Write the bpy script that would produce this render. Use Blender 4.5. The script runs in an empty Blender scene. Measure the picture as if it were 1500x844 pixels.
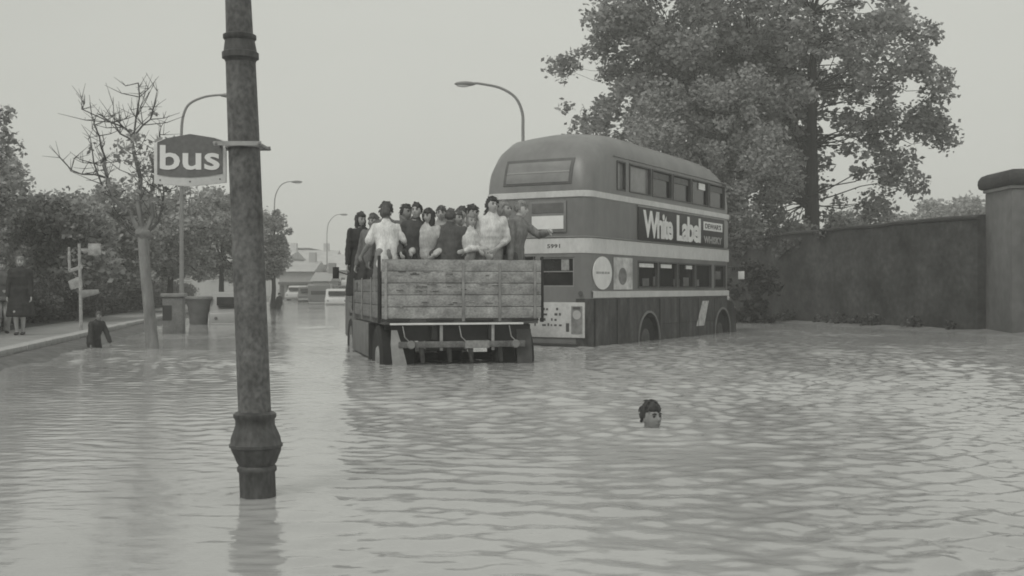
import bpy, bmesh, math, random
import numpy as np
from mathutils import Vector, Matrix, Euler, noise as mnoise
random.seed(7)
rng = np.random.default_rng(11)
R = math.radians
scene = bpy.context.scene
col = scene.collection

# ------------------------------------------------------------------ camera, sky, sun, exposure
H, F = 1.10, 1650.0                       # eye height above the flood water, focal length in photo pixels
cam_d = bpy.data.cameras.new('camera')
cam = bpy.data.objects.new('camera', cam_d); col.objects.link(cam)
cam.location = (0, 0, H); cam.rotation_euler = (R(90), 0, 0)
cam_d.sensor_width = 36; cam_d.lens = 36 * F / 1500
cam_d.clip_start = 0.05; cam_d.clip_end = 3000
scene.camera = cam

SUN_EL, SUN_AZ = 52, 215                  # behind the camera, to its left
w = bpy.data.worlds.new("World"); scene.world = w; w.use_nodes = True
nt = w.node_tree; nt.nodes.clear()
N = nt.nodes.new; L = nt.links.new
out = N('ShaderNodeOutputWorld'); bg = N('ShaderNodeBackground'); bg.inputs[1].default_value = 0.1
sky = N('ShaderNodeTexSky'); sky.sky_type = 'NISHITA'; sky.sun_disc = False
sky.sun_elevation = R(SUN_EL); sky.sun_rotation = R(SUN_AZ); sky.dust_density = 4; sky.air_density = 1.5
bw = N('ShaderNodeRGBToBW'); L(sky.outputs[0], bw.inputs[0])
tc = N('ShaderNodeTexCoord'); nz = N('ShaderNodeTexNoise'); nz.inputs['Scale'].default_value = 1.3; nz.inputs['Detail'].default_value = 5
mp = N('ShaderNodeMapping'); mp.inputs['Scale'].default_value = (1, 1, 2.6)
L(tc.outputs['Generated'], mp.inputs[0]); L(mp.outputs[0], nz.inputs[0])
mr = N('ShaderNodeMapRange'); mr.inputs[1].default_value = .3; mr.inputs[2].default_value = .7
mr.inputs[3].default_value = 4.75; mr.inputs[4].default_value = 5.35
L(nz.outputs[0], mr.inputs[0])
mx = N('ShaderNodeMix'); mx.data_type = 'FLOAT'; mx.inputs[0].default_value = .92
L(bw.outputs[0], mx.inputs[2]); L(mr.outputs[0], mx.inputs[3])
cc = N('ShaderNodeCombineColor')
for i, k in enumerate((.985, 1.0, .925)):
    m = N('ShaderNodeMath'); m.operation = 'MULTIPLY'; m.inputs[1].default_value = k
    L(mx.outputs[0], m.inputs[0]); L(m.outputs[0], cc.inputs[i])
L(cc.outputs[0], bg.inputs[0]); L(bg.outputs[0], out.inputs[0])

sl = bpy.data.lights.new('sun', 'SUN'); sl.energy = 0.8; sl.angle = R(14); sl.color = (1, .99, .93)
so = bpy.data.objects.new('sun', sl); col.objects.link(so)
az = R(SUN_AZ); el = R(SUN_EL)
sdir = Vector((math.sin(az) * math.cos(el), math.cos(az) * math.cos(el), math.sin(el)))
so.rotation_euler = sdir.to_track_quat('Z', 'Y').to_euler()

vs = scene.view_settings; vs.view_transform = 'Standard'; vs.look = 'None'; vs.exposure = 0.26; vs.gamma = 1
scene.render.engine = 'CYCLES'
cy = scene.cycles
cy.use_denoising = True; cy.max_bounces = 5; cy.diffuse_bounces = 3; cy.glossy_bounces = 3; cy.transparent_max_bounces = 8
cy.volume_bounces = 2; cy.volume_step_rate = 6
cy.pixel_filter_type = 'BLACKMAN_HARRIS'; cy.filter_width = 1.8

def P(px, py, d):                         # a point of the place d metres ahead
    return Vector(((px - 750) * d / F, d, H + (422 - py) * d / F))

# ------------------------------------------------------------------ materials (procedural, monochrome film tones)
MATS = {}
def mat(name, v, rough=.7, var=.15, scale=6, stretch=(1, 1, 1), bump=.0, metal=0, spec=.4, fine=.0, detail=5):
    if name in MATS: return MATS[name]
    m = bpy.data.materials.new(name); m.use_nodes = True; t = m.node_tree; ns = t.nodes; b = ns['Principled BSDF']
    b.inputs['Roughness'].default_value = rough; b.inputs['Metallic'].default_value = metal
    b.inputs['Specular IOR Level'].default_value = spec
    tc = ns.new('ShaderNodeTexCoord'); mp = ns.new('ShaderNodeMapping'); mp.inputs['Scale'].default_value = stretch
    nz = ns.new('ShaderNodeTexNoise'); nz.inputs['Scale'].default_value = scale; nz.inputs['Detail'].default_value = detail
    nz.inputs['Roughness'].default_value = .62
    t.links.new(tc.outputs['Object'], mp.inputs[0]); t.links.new(mp.outputs[0], nz.inputs[0])
    r = ns.new('ShaderNodeMapRange'); r.inputs[1].default_value = .28; r.inputs[2].default_value = .72
    r.inputs[3].default_value = v * (1 - var); r.inputs[4].default_value = v * (1 + var)
    t.links.new(nz.outputs[0], r.inputs[0])
    src = r.outputs[0]
    if fine:
        n2 = ns.new('ShaderNodeTexNoise'); n2.inputs['Scale'].default_value = scale * 7; n2.inputs['Detail'].default_value = 3
        t.links.new(mp.outputs[0], n2.inputs[0])
        r2 = ns.new('ShaderNodeMapRange'); r2.inputs[1].default_value = .3; r2.inputs[2].default_value = .7
        r2.inputs[3].default_value = 1 - fine; r2.inputs[4].default_value = 1 + fine
        t.links.new(n2.outputs[0], r2.inputs[0])
        mu = ns.new('ShaderNodeMath'); mu.operation = 'MULTIPLY'
        t.links.new(src, mu.inputs[0]); t.links.new(r2.outputs[0], mu.inputs[1]); src = mu.outputs[0]
    c = ns.new('ShaderNodeCombineColor')
    for i in range(3): t.links.new(src, c.inputs[i])
    t.links.new(c.outputs[0], b.inputs['Base Color'])
    if bump:
        bp = ns.new('ShaderNodeBump'); bp.inputs['Strength'].default_value = bump; bp.inputs['Distance'].default_value = .02
        t.links.new(nz.outputs[0], bp.inputs['Height']); t.links.new(bp.outputs[0], b.inputs['Normal'])
    MATS[name] = m; return m

def leaf_mat(name, v, trans=.45):
    if name in MATS: return MATS[name]
    m = bpy.data.materials.new(name); m.use_nodes = True; t = m.node_tree; ns = t.nodes; b = ns['Principled BSDF']
    b.inputs['Roughness'].default_value = .55; b.inputs['Specular IOR Level'].default_value = .3
    g = ns.new('ShaderNodeNewGeometry'); tc = ns.new('ShaderNodeTexCoord')
    nz = ns.new('ShaderNodeTexNoise'); nz.inputs['Scale'].default_value = .55; nz.inputs['Detail'].default_value = 3
    t.links.new(tc.outputs['Object'], nz.inputs[0])
    ad = ns.new('ShaderNodeMath'); ad.operation = 'ADD'
    t.links.new(g.outputs['Random Per Island'], ad.inputs[0]); t.links.new(nz.outputs[0], ad.inputs[1])
    r = ns.new('ShaderNodeMapRange'); r.inputs[1].default_value = .3; r.inputs[2].default_value = 1.6
    r.inputs[3].default_value = v * .35; r.inputs[4].default_value = v * 1.75
    t.links.new(ad.outputs[0], r.inputs[0])
    c = ns.new('ShaderNodeCombineColor')
    for i in range(3): t.links.new(r.outputs[0], c.inputs[i])
    t.links.new(c.outputs[0], b.inputs['Base Color'])
    tr = ns.new('ShaderNodeBsdfTranslucent'); t.links.new(c.outputs[0], tr.inputs[0])
    mxs = ns.new('ShaderNodeMixShader'); mxs.inputs[0].default_value = trans
    t.links.new(b.outputs[0], mxs.inputs[1]); t.links.new(tr.outputs[0], mxs.inputs[2])
    t.links.new(mxs.outputs[0], ns['Material Output'].inputs[0])
    MATS[name] = m; return m

# ------------------------------------------------------------------ mesh helpers
class MB:
    def __init__(s): s.v = []; s.f = []
    def add(s, vs, fs):
        b = len(s.v); s.v += [tuple(x) for x in vs]; s.f += [tuple(b + i for i in f) for f in fs]; return s
    def box(s, x0, x1, y0, y1, z0, z1, M=None):
        vs = [Vector(p) for p in ((x0,y0,z0),(x1,y0,z0),(x1,y1,z0),(x0,y1,z0),(x0,y0,z1),(x1,y0,z1),(x1,y1,z1),(x0,y1,z1))]
        if M is not None: vs = [M @ p for p in vs]
        return s.add(vs, [(0,3,2,1),(4,5,6,7),(0,1,5,4),(1,2,6,5),(2,3,7,6),(3,0,4,7)])
    def sweep(s, pts, rad, seg=10, side=None, cap=True):
        pts = [Vector(p) for p in pts]; n = len(pts)
        rad = [(r, r) if not isinstance(r, (tuple, list)) else r for r in rad]
        if cap == 'round':                # hemispherical ends
            def ends(p, q, r):
                d = (p - q).normalized(); m = (r[0] + r[1]) / 2
                return [(p + d * m * math.sin(a), (r[0] * math.cos(a), r[1] * math.cos(a))) for a in (R(40), R(72))]
            e1 = ends(pts[0], pts[1], rad[0]); e2 = ends(pts[-1], pts[-2], rad[-1])
            pts = [e1[1][0], e1[0][0]] + pts + [e2[0][0], e2[1][0]]
            rad = [e1[1][1], e1[0][1]] + rad + [e2[0][1], e2[1][1]]; n = len(pts)
        t0 = (pts[1] - pts[0]).normalized()
        if side is None: side = t0.cross(Vector((0, 0, 1)) if abs(t0.z) < .9 else Vector((0, 1, 0)))
        side = Vector(side); vs = []; prev = side
        for i in range(n):
            t = (pts[min(i + 1, n - 1)] - pts[max(i - 1, 0)])
            t = t.normalized() if t.length > 1e-9 else t0
            a = (prev - t * prev.dot(t))
            a = a.normalized() if a.length > 1e-6 else t.orthogonal().normalized()
            prev = a; b = t.cross(a)
            for k in range(seg):
                an = 2 * math.pi * k / seg
                vs.append(pts[i] + a * math.cos(an) * rad[i][0] + b * math.sin(an) * rad[i][1])
        fs = [(i*seg+k, i*seg+(k+1) % seg, (i+1)*seg+(k+1) % seg, (i+1)*seg+k) for i in range(n - 1) for k in range(seg)]
        if cap: fs += [tuple(range(seg))[::-1], tuple((n - 1) * seg + k for k in range(seg))]
        return s.add(vs, fs)
    def lathe(s, prof, c=(0, 0, 0), seg=24, axis='z', lean=(0, 0), dimple=None):
        vs = []
        for i, (r, h) in enumerate(prof):
            for k in range(seg):
                a = 2 * math.pi * k / seg; rr = r * (dimple(h, a) if dimple else 1)
                x, y = rr * math.cos(a), rr * math.sin(a)
                if axis == 'z': vs.append((c[0] + x + lean[0] * h, c[1] + y + lean[1] * h, c[2] + h))
                elif axis == 'y': vs.append((c[0] + x, c[1] + h, c[2] + y))
                else: vs.append((c[0] + h, c[1] + x, c[2] + y))
        n = len(prof)
        fs = [(i*seg+k, i*seg+(k+1) % seg, (i+1)*seg+(k+1) % seg, (i+1)*seg+k) for i in range(n - 1) for k in range(seg)]
        fs += [tuple(range(seg))[::-1], tuple((n - 1) * seg + k for k in range(seg))]
        return s.add(vs, fs)
    def ball(s, c, r, nu=14, nv=10, fn=None):
        c = Vector(c); r = r if isinstance(r, (tuple, list)) else (r, r, r); vs = []
        for j in range(1, nv):
            th = math.pi * j / nv
            for i in range(nu):
                ph = 2 * math.pi * i / nu
                d = Vector((math.sin(th) * math.cos(ph), math.sin(th) * math.sin(ph), math.cos(th)))
                q = fn(d) if fn else Vector((d.x * r[0], d.y * r[1], d.z * r[2]))
                vs.append(c + q)
        top = fn(Vector((0, 0, 1))) if fn else Vector((0, 0, r[2])); bot = fn(Vector((0, 0, -1))) if fn else Vector((0, 0, -r[2]))
        vs += [c + top, c + bot]; T = len(vs) - 2; B = T + 1
        fs = [(j*nu+i, (j+1)*nu+i, (j+1)*nu+(i+1) % nu, j*nu+(i+1) % nu) for j in range(nv - 2) for i in range(nu)]
        fs += [(T, i, (i+1) % nu) for i in range(nu)] + [(B, (nv-2)*nu+(i+1) % nu, (nv-2)*nu+i) for i in range(nu)]
        return s.add(vs, fs)
    def prism(s, poly, y0, y1, axis='y'):   # polygon in the other two axes
        n = len(poly)
        def pt(a, b, y): return {'y': (a, y, b), 'x': (y, a, b), 'z': (a, b, y)}[axis]
        vs = [pt(a, b, y0) for a, b in poly] + [pt(a, b, y1) for a, b in poly]
        return s.add(vs, [tuple(range(n))[::-1], tuple(range(n, 2 * n))] + [(i, (i+1) % n, n+(i+1) % n, n+i) for i in range(n)])
    def xf(s, M): s.v = [tuple(M @ Vector(p)) for p in s.v]; return s
    def build(s, name, m, parent=None, smooth=35, bevel=0, kind=None, label=None, loc=None):
        me = bpy.data.meshes.new(name); me.from_pydata(s.v, [], s.f); me.validate()
        bm = bmesh.new(); bm.from_mesh(me); bmesh.ops.recalc_face_normals(bm, faces=bm.faces[:])
        if bevel: bmesh.ops.bevel(bm, geom=[e for e in bm.edges if e.calc_face_angle(0) > R(30)], offset=bevel, segments=2, profile=.5, affect='EDGES')
        bm.to_mesh(me); bm.free()
        if smooth:
            for p in me.polygons: p.use_smooth = True
            me.set_sharp_from_angle(angle=R(smooth))
        me.materials.append(m)
        o = bpy.data.objects.new(name, me); col.objects.link(o)
        if parent: o.parent = parent
        if kind: o['kind'] = kind
        if label: o['label'] = label
        if loc: o.location = loc
        return o

def remeshed(o, vox, fold=0):                      # one continuous surface out of overlapping limbs
    md = o.modifiers.new('r', 'REMESH'); md.mode = 'VOXEL'; md.voxel_size = vox; md.use_smooth_shade = True
    dg = bpy.context.evaluated_depsgraph_get(); dg.update()
    me = bpy.data.meshes.new_from_object(o.evaluated_get(dg)); mats = list(o.data.materials)
    o.modifiers.clear(); o.data = me
    me.materials.clear()
    for m in mats: me.materials.append(m)
    bm = bmesh.new(); bm.from_mesh(me)
    for _ in range(2): bmesh.ops.smooth_vert(bm, verts=bm.verts[:], factor=.35, use_axis_x=True, use_axis_y=True, use_axis_z=True)
    if fold:                               # creases in the cloth
        bm.normal_update(); k_ = random.uniform(0, 50); mv = []
        for v in bm.verts:
            c = v.co; n_ = mnoise.noise(Vector((c.x * 11 + k_, c.y * 11, c.z * 3.2 + c.x * 4))) + .6 * mnoise.noise(Vector((c.x * 6, c.y * 6 + k_, c.z * 17)))
            mv.append(v.normal * fold * (max(n_, -.55) + .45))
        for v, d in zip(bm.verts, mv): v.co += d
    bm.to_mesh(me); bm.free()
    for p in me.polygons: p.use_smooth = True
    return o

def tag(o, label=None, cat=None, group=None, kind=None):
    for k, v in (('label', label), ('category', cat), ('group', group), ('kind', kind)):
        if v: o[k] = v
    return o
def empty(name, loc=(0, 0, 0), rz=0, label=None, cat=None, group=None):
    o = bpy.data.objects.new(name, None); col.objects.link(o); o.location = loc; o.rotation_euler = (0, 0, rz)
    return tag(o, label, cat, group)

def lettering(body, w, h, m, parent, M, name='lettering', bold=0, depth=.004, space=1.0):
    c = bpy.data.curves.new(name, 'FONT'); c.body = body; c.size = 1; c.offset = bold; c.extrude = .001
    c.space_character = space; c.resolution_u = 3
    t = bpy.data.objects.new('t', c); col.objects.link(t)
    dg = bpy.context.evaluated_depsgraph_get(); dg.update()
    me = bpy.data.meshes.new_from_object(t.evaluated_get(dg)); bpy.data.objects.remove(t)
    co = np.empty(len(me.vertices) * 3); me.vertices.foreach_get('co', co); co = co.reshape(-1, 3)
    lo, hi = co.min(0), co.max(0)
    co[:, 0] = (co[:, 0] - (lo[0]+hi[0])/2) / (hi[0]-lo[0]) * w; co[:, 1] = (co[:, 1] - (lo[1]+hi[1])/2) / (hi[1]-lo[1]) * h
    co[:, 2] = co[:, 2] / .001 * depth / 2
    me.vertices.foreach_set('co', co.ravel()); me.transform(M); me.materials.clear(); me.materials.append(m); me.name = name
    o = bpy.data.objects.new(name, me); col.objects.link(o); o.parent = parent; return o
def frame_mat(origin, right, up):          # text plane: x along right, y along up
    r = Vector(right).normalized(); u = Vector(up).normalized(); n = r.cross(u)
    return Matrix(((r.x, u.x, n.x, origin[0]), (r.y, u.y, n.y, origin[1]), (r.z, u.z, n.z, origin[2]), (0, 0, 0, 1)))

# ------------------------------------------------------------------ ground, water, bank
def kerbx(y): return -4.38 - .195 * y
def wallx(y): return 8.27 - .281 * (y - 39)
def smooth(a, b, x): t = np.clip((x - a) / (b - a), 0, 1); return t * t * (3 - 2 * t)

def grid_mesh(name, xs, ys, Z, m, kind):
    X, Y = np.meshgrid(xs, ys); nx, ny = len(xs), len(ys)
    co = np.stack([X, Y, Z], -1).reshape(-1, 3)
    i = np.arange(ny - 1)[:, None] * nx + np.arange(nx - 1)[None]
    q = np.stack([i, i + 1, i + 1 + nx, i + nx], -1).reshape(-1, 4)
    me = bpy.data.meshes.new(name); me.vertices.add(len(co)); me.vertices.foreach_set('co', co.ravel())
    me.loops.add(q.size); me.loops.foreach_set('vertex_index', q.ravel().astype(np.int32))
    me.polygons.add(len(q)); me.polygons.foreach_set('loop_start', np.arange(0, q.size, 4, dtype=np.int32))
    me.update(); me.validate()
    me.polygons.foreach_set('use_smooth', np.ones(len(q), bool)); me.materials.append(m)
    o = bpy.data.objects.new(name, me); col.objects.link(o); o['kind'] = kind; return o

xs = np.concatenate([np.linspace(-900, -90, 8), np.linspace(-80, 80, 60), np.linspace(90, 900, 8)])
ys = np.concatenate([[-60, -30], np.linspace(-10, 160, 60), np.linspace(190, 2200, 8)])
X, Y = np.meshgrid(xs, ys)
Z = -.55 + .62 * smooth(78, 92, Y) + 0 * X
grid_mesh('ground', xs, ys, Z, mat('mud', .16, .9, .3, .8, bump=.3), 'structure')

# flood water: real ripples on a fine sheet
def wave_h(X, Y, cell):
    h = np.zeros_like(X); r = np.random.default_rng(3)
    wx = X + .16 * np.sin(.9 * Y + .6 * X) + .05 * np.sin(2.3 * X - 1.1 * Y)
    wy = Y + .22 * np.sin(.7 * X + .35 * Y) + .05 * np.sin(2.9 * X + .8 * Y + 1)
    for k in range(46):
        lam = .09 * (1.045 ** k) if k < 36 else r.uniform(.15, .34)
        a = R(90) + r.normal(0, .62)
        amp = .0060 * lam
        kx, ky = 2 * math.pi / lam * math.cos(a), 2 * math.pi / lam * math.sin(a)
        ph = r.uniform(0, 6.28)
        s = np.sin(kx * wx + ky * wy + ph)
        # patchy groups so that the trains come and go
        g = .5 + .5 * np.sin(1.7 * X * math.cos(k * 1.3) + 1.0 * Y * math.sin(k * 2.1) + ph * 2); g = g * (1.15 + .5 * np.sin(.9 * X * math.sin(k) + 2.2 * Y * math.cos(k * .7) + ph))
        h += amp * g * (s - .12 * np.cos(2 * (kx * wx + ky * wy + ph))) * np.clip(lam / (2.2 * cell) - .6, 0, 1)
    return h
def ripple(X, Y):
    n = .5 + .5 * np.sin(.9 * X + 1.3 * np.sin(.31 * Y)) * np.sin(.55 * Y + .7 * np.sin(.6 * X + 1))
    side = smooth(-.9, .5, X + .13 * Y) * (1 - .55 * smooth(2.2, 3.8, X - .16 * Y - 1.2 + 1.2 * n))
    calm = .10 + .38 * n ** 3 + .30 * smooth(9, 16, Y)
    pch = .5 + .5 * np.sin(.42 * X + 1.9 * np.sin(.23 * Y + .4) + .5 * np.sin(1.7 * X + Y)) * np.sin(.37 * Y + 1.1 * np.sin(.5 * X) + 2)
    return calm * (1 - side) + side * (.50 + .50 * n + 1.0 * pch ** 1.3)
ys = [2.0]
while ys[-1] < 95: ys.append(ys[-1] + max(.017, ys[-1] * .0036))
ys = np.array(ys)
xs = [0.0]
while xs[-1] < 90: xs.append(xs[-1] + (.030 if xs[-1] < 4.2 else .030 * (1 + (xs[-1] - 4.2) * .26)))
xs = np.array(xs); xs = np.concatenate([-xs[:0:-1], xs])
X, Y = np.meshgrid(xs, ys)
cell = np.maximum(np.gradient(ys)[:, None] + 0 * X, np.gradient(xs)[None] + 0 * Y)
Z = wave_h(X, Y, cell) * ripple(X, Y)
Z *= 1 - .75 * smooth(30, 60, Y)
# rings round the lamp standard and a bow of water pushed by the swimmer
for cx, cyy, a, lam, fall in ((-1.344, 5.96, .003, .14, .28), (1.13, 8.85, .014, .28, .62), (P(137, 0, 20.8).x, 20.7, .012, .5, .8)):
    r_ = np.hypot(X - cx, Y - cyy); Z += a * np.cos(6.283 * r_ / lam) * np.exp(-r_ / fall)
wm = bpy.data.materials.new('flood_water'); wm.use_nodes = True; t = wm.node_tree; ns = t.nodes; b = ns['Principled BSDF']
b.inputs['IOR'].default_value = 1.38; b.inputs['Roughness'].default_value = .07; b.inputs['Specular IOR Level'].default_value = .5
tc = ns.new('ShaderNodeTexCoord'); mp = ns.new('ShaderNodeMapping'); mp.inputs['Scale'].default_value = (.55, 1, 1)
t.links.new(tc.outputs['Object'], mp.inputs[0])
n1 = ns.new('ShaderNodeTexNoise'); n1.inputs['Scale'].default_value = 7.5; n1.inputs['Detail'].default_value = 5
n2 = ns.new('ShaderNodeTexNoise'); n2.inputs['Scale'].default_value = .35; n2.inputs['Detail'].default_value = 4
t.links.new(mp.outputs[0], n1.inputs[0]); t.links.new(tc.outputs['Object'], n2.inputs[0])
r1 = ns.new('ShaderNodeMapRange'); r1.inputs[1].default_value = .35; r1.inputs[2].default_value = .7
r1.inputs[3].default_value = .10; r1.inputs[4].default_value = .40; t.links.new(n2.outputs[0], r1.inputs[0])
bp = ns.new('ShaderNodeBump'); bp.inputs['Distance'].default_value = .03
t.links.new(r1.outputs[0], bp.inputs['Strength']); t.links.new(n1.outputs[0], bp.inputs['Height']); t.links.new(bp.outputs[0], b.inputs['Normal'])
r2 = ns.new('ShaderNodeMapRange'); r2.inputs[1].default_value = .3; r2.inputs[2].default_value = .7
r2.inputs[3].default_value = .36; r2.inputs[4].default_value = .50; t.links.new(n2.outputs[0], r2.inputs[0])
c = ns.new('ShaderNodeCombineColor')
for i in range(3): t.links.new(r2.outputs[0], c.inputs[i])
t.links.new(c.outputs[0], b.inputs['Base Color'])
water = grid_mesh('water', xs, ys, Z, wm, 'structure')

# raised bank on the left: kerb stones, path, park ground and a muddy slope into the water
ysb = np.linspace(4, 110, 160)
def strip(name, prof, m, kind='structure'):
    """prof: list of (offset left of the kerb line, height, wobble)"""
    vs = []; fs = []; n = len(prof)
    for i, y in enumerate(ysb):
        for (o_, z, wob) in prof:
            ww = wob * (mnoise.noise(Vector((y * .7, o_, 3))) + .5 * mnoise.noise(Vector((y * 2.3, o_, 9))))
            vs.append((kerbx(y) - o_ + ww, y, z + (.03 * mnoise.noise(Vector((y * 1.7, o_ * 2, 5))) if wob else 0)))
    for i in range(len(ysb) - 1):
        for k in range(n - 1): fs.append((i*n+k, (i+1)*n+k, (i+1)*n+k+1, i*n+k+1))
    mb = MB(); mb.add(vs, fs); return mb.build(name, m, kind=kind)
strip('bank', [(-1.6, -.5, .3), (-.75, -.03, .35), (-.4, .05, .12), (-.06, .07, .0), (-.06, -.2, 0)], mat('bank_mud', .13, .95, .35, 2.5, bump=.5, fine=.2))
kerb_bed = strip('kerb', [(-.02, -.3, 0), (-.02, .09, 0), (.26, .09, 0)], mat('kerb_bed', .25, .9, .2, 3))
strip('path', [(.262, .0, 0), (.262, .135, 0), (1.1, .12, 0), (2.1, .13, 0), (2.1, -.1, 0)], mat('path_grit', .27, .9, .2, 2, bump=.2, fine=.1))
strip('park_ground', [(2.104, .0, 0), (2.104, .14, .0), (6, .25, .3), (14, .5, .5), (60, 1.2, 1)], mat('park_soil', .09, .95, .3, 1.5, bump=.4))
ks = MB().box(-.14, .14, -.445, .445, -.06, .07); ks0 = None
for k in range(44):
    y = 8 + k * .915
    if ks0 is None: o = ks0 = ks.build('kerb_stone', mat('kerb_stone', .40, .85, .2, 4, bump=.3, fine=.12), kerb_bed, bevel=.015)
    else: o = ks0.copy(); col.objects.link(o)
    o.location = (kerbx(y) - .12 + random.uniform(-.01, .01), y, .095 + random.uniform(-.008, .008)); o.rotation_euler = (0, 0, math.atan(.195) + random.uniform(-.01, .01))

# ground behind the boundary wall
vs = []; fs = []
for i in range(60):
    y = 10 + i * 1.6
    for (o_, z) in ((.5, -.3), (.5, .3), (8, .5), (70, 1.5)): vs.append((wallx(y) + o_, y, z))
for i in range(59):
    for k in range(3): fs.append((i*4+k, i*4+k+1, (i+1)*4+k+1, (i+1)*4+k))
MB().add(vs, fs).build('ground_behind_wall', MATS['park_soil'], kind='structure')
vs = []; fs = []
for i in range(120):                       # low muddy verge at the wall foot
    y = 16 + i * .4
    for (o_, z) in ((-1.5, -.3), (-.7, -.02), (-.3, .05), (.2, .08)):
        vs.append((wallx(y) + o_ + (.3 * mnoise.noise(Vector((y * .8, o_, 1))) if o_ < 0 else 0), y, z + .04 * mnoise.noise(Vector((y, o_, 7)))))
for i in range(119):
    for k in range(3): fs.append((i*4+k, i*4+k+1, (i+1)*4+k+1, (i+1)*4+k))
MB().add(vs, fs).build('verge', mat('verge_mud', .17, .95, .3, 2, bump=.4), kind='structure')

# ------------------------------------------------------------------ boundary wall and gate pier
def wall_strip(y0, y1, z0, z1, thick, step=.8, prox=0, name='', m=None, parent=None, dome=False):
    vs = []; fs = []; n = int((y1 - y0) / step)
    prof = [(-prox, z0), (-prox, z1), (thick + prox, z1), (thick + prox, z0)]
    if dome: prof = [(-prox, z0), (-prox, (z0 + z1) / 2), (thick * .3, z1), (thick * .7, z1), (thick + prox, (z0 + z1) / 2), (thick + prox, z0)]
    k = len(prof)
    for i in range(n + 1):
        y = y0 + (y1 - y0) * i / n
        for o_, z in prof:
            vs.append((wallx(y) + o_ + .03 * mnoise.noise(Vector((y * .5, z, 2))), y, z + (.10 * mnoise.noise(Vector((y * .35, 4, 4))) + .05 * mnoise.noise(Vector((y * 1.4, 4, 8))) if z > 1 else 0)))
    for i in range(n):
        for j in range(k): fs.append((i*k+j, i*k+(j+1) % k, (i+1)*k+(j+1) % k, (i+1)*k+j))
    fs += [tuple(range(k)), tuple(n*k+j for j in range(k))[::-1]]
    return MB().add(vs, fs).build(name, m, parent)
stone_m2 = None
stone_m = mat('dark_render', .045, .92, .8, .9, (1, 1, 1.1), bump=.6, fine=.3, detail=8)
wl = empty('boundary_wall', (0, 0, 0), 0, 'long dark weathered wall under the big tree, running up to the gate pier', 'wall')
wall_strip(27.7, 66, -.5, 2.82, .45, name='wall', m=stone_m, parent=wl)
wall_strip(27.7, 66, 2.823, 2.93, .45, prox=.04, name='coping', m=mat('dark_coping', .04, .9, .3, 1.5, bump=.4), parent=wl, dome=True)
# pier
pr = empty('gate_pier', (12.58, 27.0, 0), 0, 'tall rendered gate pier with a rounded dark cap at the end of the wall', 'pier')
MB().box(-.93, .95, -.75, .75, -.5, 3.42).build('pier_shaft', mat('pier_render', .145, .9, .3, .8, (1, 1, .7), bump=.4, fine=.12), pr, bevel=.03)
MB().box(-.97, .99, -.79, .79, 3.423, 3.50).build('pier_neck', mat('pier_pale', .26, .9, .25, 2, bump=.3), pr, bevel=.02)
cp = []
for (i_, z) in ((-.02, 3.503), (-.07, 3.54), (-.09, 3.64), (-.08, 3.74), (-.03, 3.83), (.08, 3.88), (.4, 3.92), (.8, 3.95)):
    cp.append([(-.97 + i_, -.79 + i_, z), (.99 - i_, -.79 + i_, z), (.99 - i_, .79 - min(i_, .75), z), (-.97 + i_, .79 - min(i_, .75), z)])
    cp[-1] = [(-.97 + i_, -.79 + min(i_, .75), z), (.99 - i_, -.79 + min(i_, .75), z), (.99 - i_, .79 - min(i_, .75), z), (-.97 + i_, .79 - min(i_, .75), z)]
m_ = MB(); m_.add([p for r_ in cp for p in r_], [(i*4+k, i*4+(k+1) % 4, (i+1)*4+(k+1) % 4, (i+1)*4+k) for i in range(7) for k in range(4)] + [(3, 2, 1, 0), (28, 29, 30, 31)])
m_.build('pier_cap', mat('pier_cap', .055, .9, .35, 2.5, bump=.6, fine=.2), pr, smooth=60)

# ------------------------------------------------------------------ foliage
def leaf_cloud(name, centers, radii, counts, size, m, parent=None, flat=.8, seed=0, kind=None, clip=None):
    r = np.random.default_rng(seed); P_ = []
    for c_, ra, n in zip(centers, radii, counts):
        d = r.normal(size=(n, 3)); d /= np.linalg.norm(d, axis=1)[:, None]
        rr = r.uniform(0, 1, n) ** .45
        P_.append(np.array(c_) + d * rr[:, None] * np.array([ra, ra, ra * flat]) + r.normal(size=(n, 3)) * ra * .10)
    P_ = np.concatenate(P_)
    if clip is not None: P_ = P_[clip(P_)]
    n = len(P_)
    a = r.normal(size=(n, 3)); a[:, 2] *= .6; a /= np.linalg.norm(a, axis=1)[:, None]
    b_ = np.cross(a, r.normal(size=(n, 3))); b_ /= np.linalg.norm(b_, axis=1)[:, None]
    s = size * r.uniform(.55, 1.35, n)[:, None]
    nn = np.cross(a, b_)
    v = np.stack([P_ - a * s * .6, P_ + b_ * s * .36 + nn * s * .1, P_ + a * s * .6, P_ - b_ * s * .36 + nn * s * .1], 1).reshape(-1, 3)
    me = bpy.data.meshes.new(name); me.vertices.add(4 * n); me.vertices.foreach_set('co', v.ravel())
    me.loops.add(4 * n); me.loops.foreach_set('vertex_index', np.arange(4 * n, dtype=np.int32))
    me.polygons.add(n); me.polygons.foreach_set('loop_start', np.arange(0, 4 * n, 4, dtype=np.int32))
    me.update(); me.validate(); me.materials.append(m)
    o = bpy.data.objects.new(name, me); col.objects.link(o)
    if parent: o.parent = parent
    if kind: o['kind'] = kind
    return o

def limb_pts(a, b, sag=.12, n=6, wob=.05):
    a, b = Vector(a), Vector(b); d = (b - a).length; o = []
    for i in range(n + 1):
        t = i / n; p = a.lerp(b, t)
        p += Vector((random.uniform(-1, 1), random.uniform(-1, 1), random.uniform(-1, 1))) * wob * d * math.sin(math.pi * t)
        p.z += -sag * d * math.sin(math.pi * t) if sag > 0 else -sag * d * math.sin(math.pi * t)
        o.append(p)
    return o

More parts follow.
